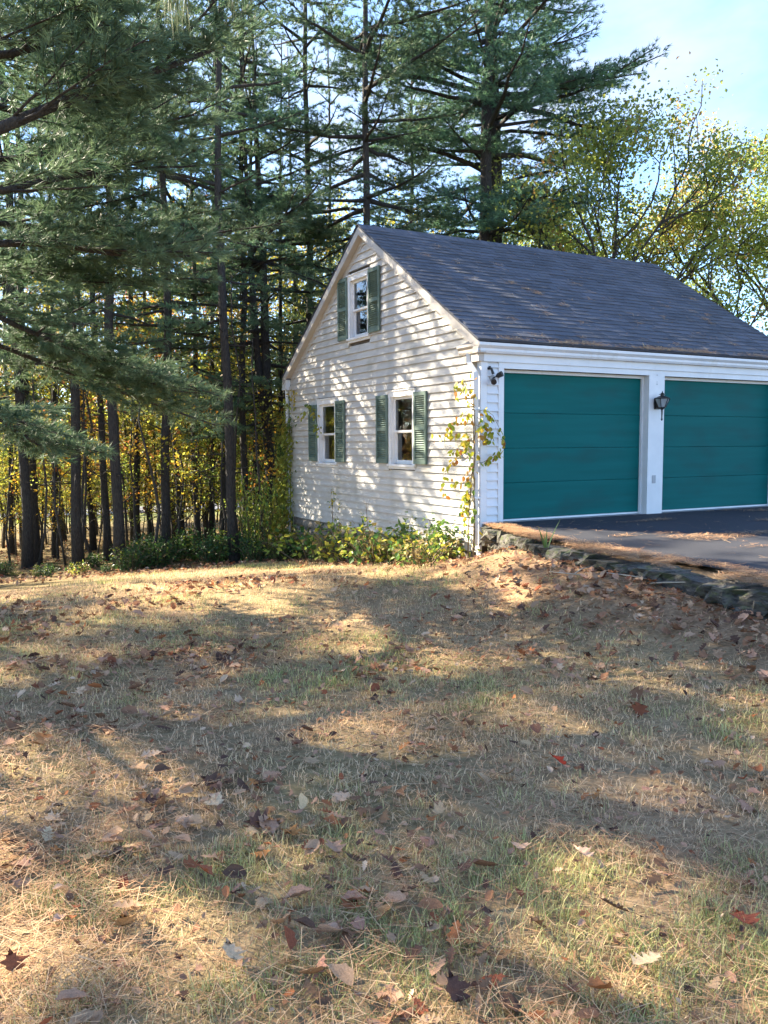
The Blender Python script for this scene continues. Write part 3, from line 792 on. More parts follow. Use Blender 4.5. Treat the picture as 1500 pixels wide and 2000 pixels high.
def grow(wood, tips, p, d, L, rad, lev, r, spread=.75, upb=.12, shrink=.72, nk=(2, 4), seg=4):
    pts = [p]; q = p.copy(); dd = d.copy()
    for k in range(seg):
        dd = nrm(dd + r.normal(0, .13, 3) + np.array([0, 0, upb*.35])); q = q + dd*L/seg; pts.append(q)
    pts = np.array(pts); wood.tube(pts, np.linspace(rad, rad*.62, seg+1), 8 if rad > .06 else (5 if rad > .015 else 3), None, False)
    if lev == 0:
        for k in range(3): tips.append((pts[-1-k], dd))
        return
    for k in range(r.integers(nk[0], nk[1]+1)):
        s = 1.0 if k == 0 else r.uniform(.35, 1.0); i = min(int(s*seg), seg-1); b = pts[i]+(pts[i+1]-pts[i])*(s*seg-i)
        ax = nrm(np.cross(dd, r.normal(0, 1, 3))); a = spread*r.uniform(.5, 1.2)*(.45 if k == 0 else 1)
        nd = nrm(dd*math.cos(a) + ax*math.sin(a) + np.array([0, 0, upb]))
        grow(wood, tips, b, nd, L*shrink*r.uniform(.75, 1.2), rad*(.62 if k else .7), lev-1, r, spread, upb, shrink, nk, seg)

def broadleaf_meshes(seed, H, trunk_h, rad, lev, pal, per_tip, lsize, first_L, clump=.22, nk=(2, 4), spread=.8, nlimb=6, lean=(0, 0)):
    r = np.random.default_rng(seed); wood = MB(); tips = []
    t = np.linspace(0, 1, 10); sway = np.cumsum(r.normal(0, .05, (10, 2)), 0); sway -= sway[0]
    tp = np.stack([sway[:, 0]+lean[0]*t**1.5, sway[:, 1]+lean[1]*t**1.5, t*H*.8-.2], -1)
    tr = rad*(1-t*.85); tr[0] *= 1.3; wood.tube(tp, tr, 9)
    for k in range(nlimb):
        s = trunk_h/(H*.8) + (1-trunk_h/(H*.8))*(k+r.random()*.6)/nlimb; i = min(int(s*9), 8); b = tp[i]+(tp[i+1]-tp[i])*(s*9-i)
        az = k*2.4+r.normal(0, .4); el = .35+.6*s+r.normal(0, .15)
        d = np.array([math.cos(az)*math.cos(el), math.sin(az)*math.cos(el), math.sin(el)])
        grow(wood, tips, b, d, first_L*(1.15-.55*s)*r.uniform(.8, 1.2), tr[i]*.6, lev, r, spread, .10, .70, nk)
    grow(wood, tips, tp[-1], np.array([0, 0, 1.0]), first_L*.5, tr[-1], max(lev-1, 0), r, spread, .1, .7, nk)
    P = np.array([a for a, b in tips]); D = np.array([b for a, b in tips])
    P = np.repeat(P, per_tip, 0); D = np.repeat(D, per_tip, 0); P = P + r.normal(0, clump, P.shape)*np.array([1, 1, .7])
    pal = np.array(pal); zz = P[:, 2]/H; n = vnoise(P[:, 0]*1.3+P[:, 2], P[:, 1]*1.3+seed, .9, seed)
    c = pal[np.clip(((n*1.3-.15 + r.normal(0, .10, len(P)))*len(pal)).astype(int), 0, len(pal)-1)]
    v, f, cc = leaves(P, r, lsize, c, .3, D, .8)
    return wood.mesh('trunk', M_BARK2, True), MB().add(v, f, cc).mesh('crown', M_LEAF)

GRN, OLV, YGR, YEL, GLD, ORG, RST, RED = (.075, .125, .030), (.19, .22, .05), (.35, .37, .065), (.50, .41, .05), (.54, .33, .04), (.50, .19, .035), (.30, .12, .04), (.36, .05, .02)

TREES = {}
def tree_obj(name, meshes, x, y, rz, sc, label, cat, group, lean=(0, 0)):
    o = thing(name, label, cat, (x, y, gh(x, y)), rz, group); o.scale = (sc,)*3 if np.isscalar(sc) else sc
    o.rotation_euler = (lean[0], lean[1], rz)
    link('trunk', meshes[0], o); link('crown', meshes[1], o)
    return o
def place(u, d):
    p = at(u, 866, d); return float(p[0]), float(p[1])

PINE_U = [44, 64, 146, 226, 316, 384, 456, 500, 527]
ORD = ['first', 'second', 'third', 'fourth', 'fifth', 'sixth', 'seventh', 'eighth', 'ninth']
def between(u):
    k = sum(1 for p in PINE_U if p < u)
    if k == 0: return 'left of the first pine'
    if k >= len(PINE_U): return 'right of the forked pine by the garage'
    return 'between the %s and %s pines from left' % (ORD[k-1], ORD[k])
# ------------------------------------------------------------------ pines
PA = pine_meshes(101, 17, 4.0, 2.9, .092, 1.25, 14, .62, .32)
PB = pine_meshes(102, 18, 4.8, 2.8, .094, 1.35, 18, .60, .28)
PC = pine_meshes(103, 16, 3.8, 3.0, .088, 1.6, 14, .54, .24)
PD = pine_meshes(104, 17, 3.9, 4.3, .17, 1.35, 10, .46, .18, fork=(3.6, .55, .25))
PE = pine_meshes(105, 17, 5.2, 2.5, .105, 1.0, 22, .85, .40)
PF = pine_meshes(106, 15, 7.5, 1.9, .075, 1.0, 26, .75, .35)
G_P = 'tall pines of the woods'
for (u, d, ms, rz, sc, lab) in [
    (44, 17.5, PB, .3, 1.05, 'thick dark pine trunk nearest the left edge of the photo'),
    (64, 18.6, PA, 2.2, .95, 'second pine from the left edge, close beside the leftmost trunk'),
    (146, 17.0, PE, 4.0, .95, 'pine third from the left edge, dark slim trunk at the lawn border'),
    (226, 16.4, PE, 1.2, .98, 'straight dark pine fourth from the left, its foot on the lawn edge'),
    (316, 17.6, PA, 5.1, 1.0, 'pine with dark trunk rising behind the green underbrush, fifth from left'),
    (384, 19.5, PC, 2.9, .80, 'slender pine between two thicker trunks behind the underbrush'),
    (456, 16.8, PE, 2.6, .95, 'dark bare pine trunk just left of the shrub beside the garage'),
    (500, 21.5, PA, .9, .9, 'slim pine behind the shrub left of the garage corner'),
    (527, 19.0, PD, 2.5, .78, 'forked pine close behind the left rear corner of the garage'),
    (612, 21.0, PB, 5.6, 1.05, 'tall pine with leaning trunk seen left of the gable peak'),
    (698, 18.6, PC, 1.8, 1.12, 'tall pine whose grey trunk rises right behind the gable peak'),
    (802, 23.0, PA, 4.4, .85, 'thin pine trunk standing behind the middle of the roof ridge'),
    (938, 20.0, PD, .4, 1.12, 'largest pine, broad dark crown with forked trunk above the roof'),
    (978, 21.4, PD, 3.3, 1.05, 'dark pine close behind the largest pine, right of it above roof')]:
    x, y = place(u, d)
    tree_obj('pine_tree', ms, x, y, rz, sc, lab, 'pine tree', G_P, (random.Random(int(u)).uniform(-.012, .012), random.Random(int(u)+1).uniform(-.012, .012)))
for q, (u, d) in enumerate([(14, 21.5), (100, 20), (176, 22), (204, 18.6), (262, 21), (288, 24), (352, 21.5), (408, 22.5), (432, 19.5), (478, 18.8), (552, 21), (578, 24), (640, 24), (118, 26), (334, 27)]):
    x, y = place(u, d)
    tree_obj('pine_tree', PF, x, y, q*1.7, .85+.05*(q % 5), 'slim dark pine trunk %s%s' % ('far back ' if d > 23 else '', between(u) if u < 600 else 'beside the gable peak'), 'pine tree', 'slim pines of the woods', (.02*math.sin(q*2.3), .025*math.sin(q*1.1)))
# pines left of the frame that shade the lawn
for q, (x, y, ms, rz, sc) in enumerate([(-15.2, 10.9, PC, 1.0, 1.0), (-11.8, 7.6, PA, 2.0, .85), (-19.3, 5.7, PA, .2, 1.0), (-11.6, 12.6, PB, 4.0, 1.0), (-23.5, 8.5, PB, 5.0, 1.05), (-18.5, 17, PC, 2.2, 1.1), (-9.0, 17.5, PA, 3.1, 1.0), (-16.1, 5.2, PC, 5.3, .95), (-11.2, 4.6, PA, .7, .80), (-13.3, 6.0, PB, 2.9, .78), (-12.6, 3.2, PA, 4.6, .85)]):
    tree_obj('pine_tree', ms, x, y, rz, sc, 'tall pine of the wood left of the lawn, outside the photograph', 'pine tree', 'pines beyond the left edge of the view')

# near pine: its trunk stands left of the frame, its boughs hang into the picture
def near_pine():
    r = np.random.default_rng(77); wood = MB(); tufts = []
    bx, by = -8.6, -.6; z0 = gh(bx, by)
    t = np.linspace(0, 1, 14); tp = np.stack([.12*np.sin(t*3), .1*np.sin(t*2.3), t*15-.2], -1); wood.tube(tp, .21*(1-t)**.8+.012, 12)
    base = np.array([bx, by, z0])
    def path(uvd, start_z, r0):
        ps = np.array([at(*k) for k in uvd]) - base
        s = np.array([0, 0, start_z]); ps = np.concatenate([[s], ps])
        tt = np.linspace(0, 1, len(ps)); t2 = np.linspace(0, 1, 12)
        pp = np.stack([np.interp(t2, tt, ps[:, k]) for k in range(3)], -1)
        pp[1:-1] = (pp[:-2]+2*pp[1:-1]+pp[2:])/4
        wood.tube(pp, r0*(1-t2*.85)+.004, 7); return pp
    def full(uvd, sz, r0, dens=1.0, start=.25, tw=.26):
        pp = path(uvd, sz, r0); L = np.linalg.norm(np.diff(pp, axis=0), axis=1).sum()
        spray(wood, tufts, pp, L, r, dens, .10, tw, start)
        # forked side branches
        for k in range(6):
            i = r.integers(4, 10); d = nrm(pp[i+1]-pp[i]); sd = nrm(np.cross(d, [0, 0, 1.0]))*(1 if k % 2 else -1)
            dd = nrm(d*.9+sd*.8+np.array([0, 0, r.normal(.12, .2)])); l = L*r.uniform(.16, .30)
            t2 = np.linspace(0, 1, 6)[:, None]; q = pp[i] + dd*l*t2 + np.cumsum(r.normal(0, .015, (6, 3)), 0)
            wood.tube(q, .013*(1-t2[:, 0]*.8)+.003, 4); spray(wood, tufts, q, l, r, dens, .10, .38, .15)
    # the long limb across the upper left
    full([(-120, 300, 6.4), (0, 250, 6.5), (130, 195, 6.7), (270, 150, 6.9), (400, 105, 7.1), (490, 60, 7.4)], 3.9, .060, 1.4, .38, .24)
    full([(-60, 480, 7.6), (80, 470, 7.8), (230, 500, 8.2), (370, 500, 8.6)], 3.4, .045, 1.6, .3, .26)
    full([(-40, 120, 6.6), (120, 80, 6.9), (260, 20, 7.3)], 4.9, .045, 1.1, .3, .3)
    full([(-60, 390, 7.0), (90, 350, 7.4), (240, 330, 7.9), (340, 290, 8.5)], 4.1, .04, 1.0, .3, .3)
    full([(-60, 590, 8.2), (40, 640, 8.6), (160, 690, 9.0), (290, 735, 9.6)], 3.1, .040, 1.8, .25, .26)
    full([(-60, 780, 8.0), (20, 830, 8.3), (90, 880, 8.6)], 2.6, .03, 1.7, .2, .30)
    full([(-60, 430, 8.5), (100, 445, 9.0), (260, 470, 9.6), (430, 500, 10.2)], 3.6, .04, 1.8, .28, .24)
    full([(-60, 525, 8.6), (120, 535, 9.2), (320, 560, 10.0)], 3.3, .035, 1.8, .25, .26)
    full([(-60, 650, 9.0), (100, 715, 9.5), (260, 775, 10.0), (420, 830, 10.6)], 3.0, .035, 1.8, .25, .24)
    full([(-60, 320, 8.0), (100, 300, 8.6), (260, 270, 9.2), (420, 240, 10.0)], 4.5, .04, 1.6, .28, .26)
    full([(-60, 60, 7.4), (150, 120, 8.2), (330, 100, 9.0)], 5.3, .04, 1.6, .28, .28)
    full([(-60, 200, 8.3), (160, 240, 9.4), (330, 210, 10.5)], 5.4, .05, 1.0, .3, .3)
    full([(-80, -40, 6.2), (100, -30, 6.5), (330, -60, 6.9)], 6.0, .05, 1.1, .3, .3)
    # bough passing over the camera, one tuft hangs into the top of the frame
    pp = path([(-160, -250, 4.2), (120, -170, 3.2), (330, -110, 2.5), (450, -90, 2.7)], 4.6, .04)
    # the rest of the crown, all round
    zz = 2.9
    while zz < 14:
        f = (zz-2.9)/11.5
        for k in range(2):
            az = r.random()*6.28
            if zz < 6.5 and -1.15 < az-0 < 1.35 or zz < 6.5 and az > 5.2: continue
            L = max(.4, 2.5*(1-f)**.6*r.uniform(.6, 1.15))
            bough(wood, tufts, np.array([np.interp(zz, tp[:, 2], tp[:, 0]), np.interp(zz, tp[:, 2], tp[:, 1]), zz]), az, -.05+.6*f, L, .012+.012*L, r, .08, .9)
        zz += .6
    o = thing('pine_tree', 'nearest pine, its long dark limbs and boughs hanging in from upper left', 'pine tree', (bx, by, z0), 0, 'tall pines of the woods')
    wood.build('trunk', M_BARK, o, True)
    P = np.array([a for a, b in tufts]); D = np.array([b for a, b in tufts])
    v, f, c = needles(P, D, 24, .13, .0075, .42, r, NC0, NC1)
    m = MB().add(v, f, c)
    hang = []
    for (u, v_, d) in [(330, -20, 2.35), (345, -12, 2.4), (362, -22, 2.45), (318, -34, 2.4), (350, -40, 2.5), (452, -40, 2.6)]:
        hang.append((at(u, v_, d)-base, np.array([.02, -.05, -1.0])))
    P = np.array([a for a, b in hang]); D = nrm(np.array([b for a, b in hang]))
    v, f, c = needles(P, D, 26, .115, .0022, .22, r, (.09, .14, .05), (.16, .20, .09)); m.add(v, f, c)
    m.build('crown', M_NEEDLE, o)
near_pine()

# ------------------------------------------------------------------ broadleaved trees
OAK = broadleaf_meshes(201, 10.5, 2.6, .20, 3, [(.19, .26, .06), (.32, .38, .08), (.28, .34, .08), (.20, .27, .07), (.40, .41, .09), (.33, .37, .08), (.28, .32, .08), (.40, .26, .08)], 27, .118, 2.9, .36, (2, 4), .85, 9)
x, y = place(1195, 20.5)
tree_obj('oak_tree', OAK, x, y, .6, .82, 'broad oak with olive and rust leaves right of the pines above the roof', 'oak tree', None)
x, y = place(1085, 24)
tree_obj('oak_tree', OAK, x, y, 2.2, .72, 'smaller oak crown half hidden behind the largest pine', 'oak tree', None)
x, y = place(1500, 23)
tree_obj('oak_tree', OAK, x, y, 3.5, .84, 'oak at the right edge with olive leaves beyond the roof', 'oak tree', None)
x, y = place(1720, 19)
tree_obj('oak_tree', OAK, x, y, 5.0, .8, 'oak just outside the right edge behind the garage', 'oak tree', None)
MT = [broadleaf_meshes(210, 11, 3.0, .10, 2, [OLV, YGR, YEL, GLD, OLV], 14, .12, 2.2, .30, (2, 4), .8, 11),
      broadleaf_meshes(211, 10, 2.5, .09, 2, [YGR, OLV, GRN, YGR, YEL], 14, .12, 2.0, .30, (2, 4), .8, 11),
      broadleaf_meshes(212, 12, 3.5, .10, 2, [GLD, ORG, YEL, RST, YGR], 14, .12, 2.1, .30, (2, 4), .8, 11)]
G_B = 'broadleaved trees among the pines'
LB = ['yellow and gold leaved tree backlit among the pine trunks', 'yellow-green leaved tree backlit among the pine trunks', 'orange and gold leaved tree backlit among the pine trunks']
rb = random.Random(8)
for (u, d, k, sc) in [(-30, 25, 0, .9), (40, 30, 2, .85), (110, 24, 1, .8), (180, 29, 2, .9), (255, 25, 0, .8), (290, 33, 1, .95), (345, 27, 2, .95), (400, 24.5, 1, .85), (440, 30, 0, 1.0), (490, 26, 2, .8), (540, 29, 1, .95), (575, 24, 0, .8), (640, 30, 1, .95), (660, 26, 0, .9), (760, 28, 1, .9), (870, 27, 0, .82), (1010, 25, 1, .75), (1060, 27, 0, .8)]:
    x, y = place(u, d); lab = ['yellow and gold', 'yellow-green', 'orange and gold'][k] + ' leaved tall tree backlit ' + between(u) if u < 600 else ['yellow and olive leaved tree showing behind the garage roof', 'green and yellow leaved tree showing behind the garage roof'][k % 2]
    tree_obj('broadleaf_tree', MT[k], x, y, rb.random()*6.28, sc, lab, 'tree', G_B)

SAP = [broadleaf_meshes(230+q, 6.2, 1.2, .030, 1, pal, 9, .095, 1.1, .16, (2, 3), .8, 9)
       for q, pal in enumerate([[YEL, YGR, GLD], [YGR, OLV, GRN, YGR], [ORG, GLD, RST, YEL], [YEL, GLD, YGR, OLV]])]
LS = ['thin yellow leaved sapling between the dark pine trunks', 'thin green leaved sapling between the dark pine trunks', 'thin orange leaved sapling between the dark pine trunks', 'thin gold and green leaved sapling between the dark pine trunks']
for q in range(84):
    u = -40 + 620*((q*0.618) % 1.0); d = rb.uniform(17.5, 31); k = rb.choice([0, 0, 1, 1, 2, 3]); x, y = place(u, d)
    tree_obj('sapling', SAP[k], x, y, rb.random()*6.28, rb.uniform(.55, 1.1) if q < 46 else rb.uniform(.25, .5), '%s %s-leaved sapling %s%s' % ('tall thin' if q < 46 else 'short', ['yellow', 'green', 'orange', 'gold-green'][k], 'far back ' if d > 25 else '', between(u)), 'sapling', 'saplings of the woods')
UND = [broadleaf_meshes(250+q, 4.6, .5, .04, 2, pal, 15, .105, 1.25, .26, (2, 3), .9, 8) for q, pal in enumerate([[YGR, OLV, YEL, YGR], [OLV, GRN, YGR, OLV], [GLD, YEL, ORG, YGR]])]
LUN = ['low yellow-green leafy understory tree filling the gaps between pine trunks', 'low dull green understory tree filling the gaps between pine trunks', 'low gold and orange understory tree filling the gaps between pine trunks']
for q in range(34):
    u = -60 + 660*((q*0.618+.31) % 1.0); d = rb.uniform(22, 36); k = rb.choice([0, 0, 1, 1, 2]); x, y = place(u, d)
    tree_obj('understory_tree', UND[k], x, y, rb.random()*6.28, rb.uniform(.65, 1.25), '%s understory tree %s%s' % (['bushy yellow-green', 'bushy dull green', 'bushy gold and orange'][k], 'far back ' if d > 29 else '', between(u)), 'tree', 'understory trees of the woods')
for q in range(16):
    u = -950 + 870*(q+rb.random())/16; d = rb.uniform(14, 24); k = rb.choice([0, 1, 1, 2]); x, y = place(u, d)
    if y < woods_edge(x)+1.0: y = float(woods_edge(x))+1.0+rb.random()*4
    tree_obj('understory_tree', UND[k], x, y, rb.random()*6.28, rb.uniform(.6, 1.0), 'leafy understory tree of the wood beyond the left edge of the photo', 'tree', 'understory trees beyond the left edge')
# bare poles of the undergrowth
POLE = []
for s in range(3):
    r = np.random.default_rng(300+s); m = MB(); t = np.linspace(0, 1, 7)
    sw = np.cumsum(r.normal(0, .06, (7, 2)), 0); sw -= sw[0]
    m.tube(np.stack([sw[:, 0], sw[:, 1], t*6-.2], -1), .028*(1-t*.7), 6)
    for k in range(9):
        zz = r.uniform(.8, 5.5); az = r.random()*6.28; i = min(int(zz), 5); b = np.array([sw[i, 0], sw[i, 1], zz]); l = r.uniform(.3, .9)
        m.tube([b, b+np.array([math.cos(az)*l, math.sin(az)*l, l*.6])], [.008, .003], 3)
    POLE.append(m.mesh('bare_sapling', M_BARK2, True))
for q in range(34):
    u = -30 + 600*(q+rb.random())/34; d = rb.uniform(16.5, 27); x, y = place(u, d)
    o = link('bare_sapling', POLE[q % 3]); o.location = (x, y, gh(x, y)); o.rotation_euler = (rb.uniform(-.06, .06), rb.uniform(-.06, .06), rb.random()*6.28); o.scale = (rb.uniform(.7, 1.5),)*2+(rb.uniform(.6, 1.1),)
    tag(o, 'thin bare brown sapling stem %s%s' % ('far back ' if d > 22 else '', between(u)), 'sapling', 'bare sapling stems of the woods')

# far wood: reads as one mass of leaves beyond the road
def far_wood():
    r = np.random.default_rng(44); P = []; C = []
    for k in range(75):
        x = r.uniform(-45, 40); y = r.uniform(44, 62); z = gh(x, y); H = r.uniform(6, 13); n = int(420)
        q = nrm(r.normal(0, 1, (n, 3)))*(r.random((n, 1))**.35)*np.array([2.6, 2.6, H*.42]) + np.array([x, y, z+H*.52])
        q += r.normal(0, .3, q.shape); P.append(q)
        pal = [YGR, OLV, GLD, ORG, YEL, GRN, RST][r.integers(0, 7)]; C.append(np.repeat(np.array([pal]), n, 0)*r.uniform(.7, 1.2, (n, 1)))
    P = np.concatenate(P); C = np.concatenate(C)
    v, f, c = leaves(P, r, .42, C, .5)
    tag(MB().add(v, f, c).build('far_wood', M_LEAF), 'distant mass of yellow, orange and green autumn trees beyond the road', 'woods', None, 'stuff')
far_wood()
#@@PART3

# ------------------------------------------------------------------ shrubs, weeds and vines round the garage
def shrub_meshes(seed, H, R, n_stem, pal, nleaf, ls, droop=.2):
    r = np.random.default_rng(seed); w = MB(); P = []; D = []
    for k in range(n_stem):
        az = r.random()*6.28; rr_ = R*math.sqrt(r.random()); h = H*r.uniform(.55, 1.05)*(1-.35*rr_/R)
        b = np.array([math.cos(az), math.sin(az), 0])*rr_*.35; e = np.array([math.cos(az)*rr_, math.sin(az)*rr_, h])
        t = np.linspace(0, 1, 6)[:, None]; p = b*(1-t)+e*t + np.cumsum(r.normal(0, .02, (6, 3)), 0); p[:, 2] = e[2]*np.sin(t[:, 0]*1.45)/math.sin(1.45)-.05
        w.tube(p, .008*(1-t[:, 0]*.7)+.0015, 4)
        for j in range(nleaf):
            s = r.uniform(.15, 1.05); i = min(int(s*5), 4); q = p[i]+(p[i+1]-p[i])*(s*5-i); d = nrm(r.normal(0, 1, 3)+np.array([0, 0, .1]))
            P.append(q+d*r.uniform(.02, .12)); D.append(d)
    P = np.array(P); D = np.array(D); pal = np.array(pal)
    c = pal[np.clip((vnoise(P[:, 0]*2+P[:, 2]*2, P[:, 1]*2+seed, 1.3, seed)*1.4*len(pal)-.2*len(pal)+r.normal(0, .5, len(P))).astype(int), 0, len(pal)-1)]
    v, f, cc = leaves(P, r, ls, c, .25, D, .5)
    return w.mesh('stems', M_STEM, True), MB().add(v, f, cc).mesh('foliage', M_PLANT)
def shrub(name, ms, x, y, rz, sc, label, cat, group=None, z=None):
    o = thing(name, label, cat, (x, y, gh(x, y) if z is None else z), rz, group); o.scale = (sc,)*3 if np.isscalar(sc) else sc
    link('stems', ms[0], o); link('foliage', ms[1], o); return o
def gpt(u, v):
    d = ray(u, v); t = 1.2
    for k in range(4000):
        p = CAM+d*t
        if p[2] < base_h(p[0], p[1]): break
        t += .01
    return float(p[0]), float(p[1])
PG, PY, PYG, PDG = (.085, .165, .035), (.50, .43, .06), (.26, .31, .05), (.045, .100, .035)
SB = shrub_meshes(401, 1.35, .75, 46, [PG, PYG, PYG, PG, PY], 30, .066)
SL_ = shrub_meshes(402, .62, .50, 34, [PDG, PG, PG, PYG], 22, .065)
SW = shrub_meshes(403, .52, .52, 20, [PYG, PY, PYG, PG, (.30, .22, .09), PY], 15, .075)
SG = shrub_meshes(404, .62, .42, 13, [PDG, PG, PG, PYG], 15, .085)
ST = shrub_meshes(405, .95, .22, 7, [PG, PYG, PG], 26, .08)
x, y = gpt(520, 1092)
shrub('bush', SB, x+.25, y, 0, (1.05, 1.05, 1.25), 'large leafy green bush at the rear left corner of the garage', 'bush')
shrub('bush', SB, -.75, 7.0, 2.1, (.85, .85, 1.7), 'tall green bush hugging the rear corner behind the large bush', 'bush')
for u, v, s, lab in [(495, 1098, .9, 'low green bush in front of the large corner bush'), (555, 1095, .8, 'low dark bush under the left end of the foundation')]:
    x, y = gpt(u, v); shrub('bush', SL_, x, y, u, s, lab, 'bush')
lw = ['yellow-green weed clump, leftmost along the foundation', 'weed clump with yellow leaves under the left window', 'sprawling yellow weed clump midway along the foundation', 'olive weed clump below the gap between the two lower windows', 'yellow leaved weed clump under the right window', 'bright yellow-green weed clump in front of right window', 'weed clump near the downspout foot', 'large yellow-green weed clump left of the downspout', 'small weed clump right at the downspout foot']
for q, (u, v, s) in enumerate([(605, 1090, 1.6), (648, 1092, 1.7), (692, 1096, 1.6), (738, 1102, 1.4), (778, 1100, 1.15), (815, 1106, 1.05), (850, 1098, 1.1), (885, 1090, 1.1), (915, 1088, .8)]):
    x, y = gpt(u, v); x = min(x, -.30); shrub('weed_clump', SW, x, y, q*1.3, s, lw[q], 'weeds', 'weeds along the foundation')
ld = ['dark green broad-leaved weed left of the left window', 'green broad-leaved weed before the stone foundation', 'green broad-leaved weed below the right window', 'green broad-leaved weed close to the downspout']
for q, (u, y_, s) in enumerate([(0, 5.6, .85), (0, 4.6, .9), (0, 2.6, .9), (0, 1.0, 1.0)]):
    shrub('broadleaf_weed', SG, -.38, y_, q*2.0, s, ld[q], 'weeds', 'weeds along the foundation')
shrub('tall_weed', ST, -.33, 1.55, .4, (1.0, 1.0, 1.0), 'tall leafy green weed rising against the wall under the right window', 'weeds', 'weeds along the foundation')
shrub('tall_weed', ST, -.36, 5.3, 1.4, (.8, .8, .75), 'leafy weed against the foundation under the left window', 'weeds', 'weeds along the foundation')
shrub('tall_weed', ST, -.34, 3.7, 2.4, (1.0, 1.0, .85), 'leafy green weed against the wall between the lower windows', 'weeds', 'weeds along the foundation')
shrub('tall_weed', ST, -.36, .55, 3.4, (1.1, 1.1, .95), 'tall leafy weed against the wall left of the downspout', 'weeds', 'weeds along the foundation')
# thin dry stalks against the wall
def stalk(y, h, label, leafy, seed):
    r = np.random.default_rng(seed); x = -.22; z0 = float(base_h(x, y)); o = thing('dry_stalk', label, 'weed stalk', (x, y, z0), 0, 'weeds along the foundation')
    m = MB(); t = np.linspace(0, 1, 8); p = np.stack([.02*np.sin(t*4), .05*np.sin(t*2), t*h-.05], -1); m.tube(p, .006*(1-t*.7)+.001, 5); tips = []
    for k in range(6):
        i = r.integers(3, 7); d = nrm(np.array([r.normal(0, .3), r.normal(0, .8), 1.0])); l = h*r.uniform(.12, .3); m.tube([p[i], p[i]+d*l], [.003, .001], 4); tips.append(p[i]+d*l)
    m.build('stem', M_STEM, o)
    if leafy:
        P = np.repeat(np.array(tips+[p[-1], p[-2]]), 5, 0); P += r.normal(0, .03, P.shape); v, f, c = leaves(P, r, .055, np.array([PYG, PY, PG]), .3); MB().add(v, f, c).build('leaf_tuft', M_PLANT, o)
stalk(4.35, 1.35, 'thin leafy stalk growing against the wall right of the left window', True, 1)
stalk(2.95, 1.05, 'thin bare dry stalk against the wall left of the right window', False, 2)
stalk(3.1, .80, 'short leafy stalk against the wall between the lower windows', True, 5)

# climbing vine on the downspout, single leaves as parts
LEAF_OUT = [(0, 0, 0), (.20, .12, .03), (.34, .38, .06), (.28, .70, .05), (0, 1, -.04), (-.28, .70, .05), (-.34, .38, .06), (-.20, .12, .03), (0, .5, 0)]
def vleaf(col):
    m = MB().add(np.array(LEAF_OUT), [(8, 0, 1), (8, 1, 2), (8, 2, 3), (8, 3, 4), (8, 4, 5), (8, 5, 6), (8, 6, 7), (8, 7, 0)], col)
    return m.mesh('leaf', M_PLANT)
VL = [vleaf(c) for c in ((.34, .33, .03), (.20, .26, .03), (.10, .17, .025), (.42, .34, .04), (.36, .17, .03))]
def hang_leaf(parent, p, r, size, cols):
    o = link('leaf', VL[cols[r.integers(0, len(cols))]], parent); o.location = p
    o.rotation_euler = (r.uniform(-2.6, -1.0), r.normal(0, .45), r.random()*6.28); s = size*r.uniform(.7, 1.25); o.scale = (s, s, s)
def corner_vine():
    r = np.random.default_rng(9); o = thing('climbing_vine', 'yellow-leaved vine climbing the downspout at the front corner of the garage', 'vine', (0, 0, 0))
    m = MB()
    def stem(ps, rad, n=10):
        ps = np.array(ps, float); t = np.linspace(0, 1, len(ps)); t2 = np.linspace(0, 1, n); p = np.stack([np.interp(t2, t, ps[:, k]) for k in range(3)], -1)
        p[1:-1] = (p[:-2]+2*p[1:-1]+p[2:])/4 + r.normal(0, .008, (n-2, 3)); m.tube(p, rad*1.25*(1-t2*.6), 5); return p
    zb = float(base_h(-.12, 0))
    main = stem([(-.13, -.02, zb-.02), (-.125, -.03, .2), (-.12, .0, .8), (-.125, -.03, 1.3), (-.12, .02, 1.75)], .011, 16)
    main2 = stem([(-.15, .10, zb-.02), (-.13, .08, .4), (-.125, -.02, .9), (-.12, .03, 1.5), (-.12, .10, 2.0)], .008, 16)
    Pm = lambda u, v, x=-.16: on_x(u, v, x)
    shoots = [[(918, 775), (905, 750), (895, 745), (885, 765), (893, 775)], [(918, 800), (900, 810), (885, 830), (878, 845)], [(920, 850), (895, 846), (870, 848), (850, 852)],
              [(920, 890), (890, 895), (875, 910), (866, 935), (867, 965)], [(925, 870), (905, 865), (885, 885)], [(922, 925), (905, 945), (885, 945)], [(918, 960), (908, 975), (902, 1000)]]
    front = [[(930, 800), (950, 800), (965, 815), (978, 845), (982, 865)], [(932, 815), (952, 830), (958, 850)], [(932, 905), (948, 900), (968, 892), (975, 880)], [(930, 830), (942, 845), (956, 865)]]
    chains = []
    for s in shoots: chains.append(stem([Pm(u, v, -.15-.03*k) for k, (u, v) in enumerate(s)], .0032))
    for s in front: chains.append(stem([on_y(u, v, -.10-.03*k) for k, (u, v) in enumerate(s)], .0032))
    m.build('stem', M_STEM, o)
    for c in chains:
        for k in range(2, 10):
            for j in range(3 if r.random() < .6 else 2): hang_leaf(o, c[k]+r.normal(0, .028, 3)+np.array([-.01, -.01, 0]), r, .075, [0, 1, 1, 3, 4, 0])
    for mm in (main, main2):
        for k in range(1, 16):
            for j in range(5 if k < 5 else 3): hang_leaf(o, mm[k]+np.array([r.uniform(-.10, -.02), r.normal(0, .09), r.normal(0, .05)]), r, .075, [0, 1, 2, 3] if k < 6 else [0, 1, 3, 4])
corner_vine()
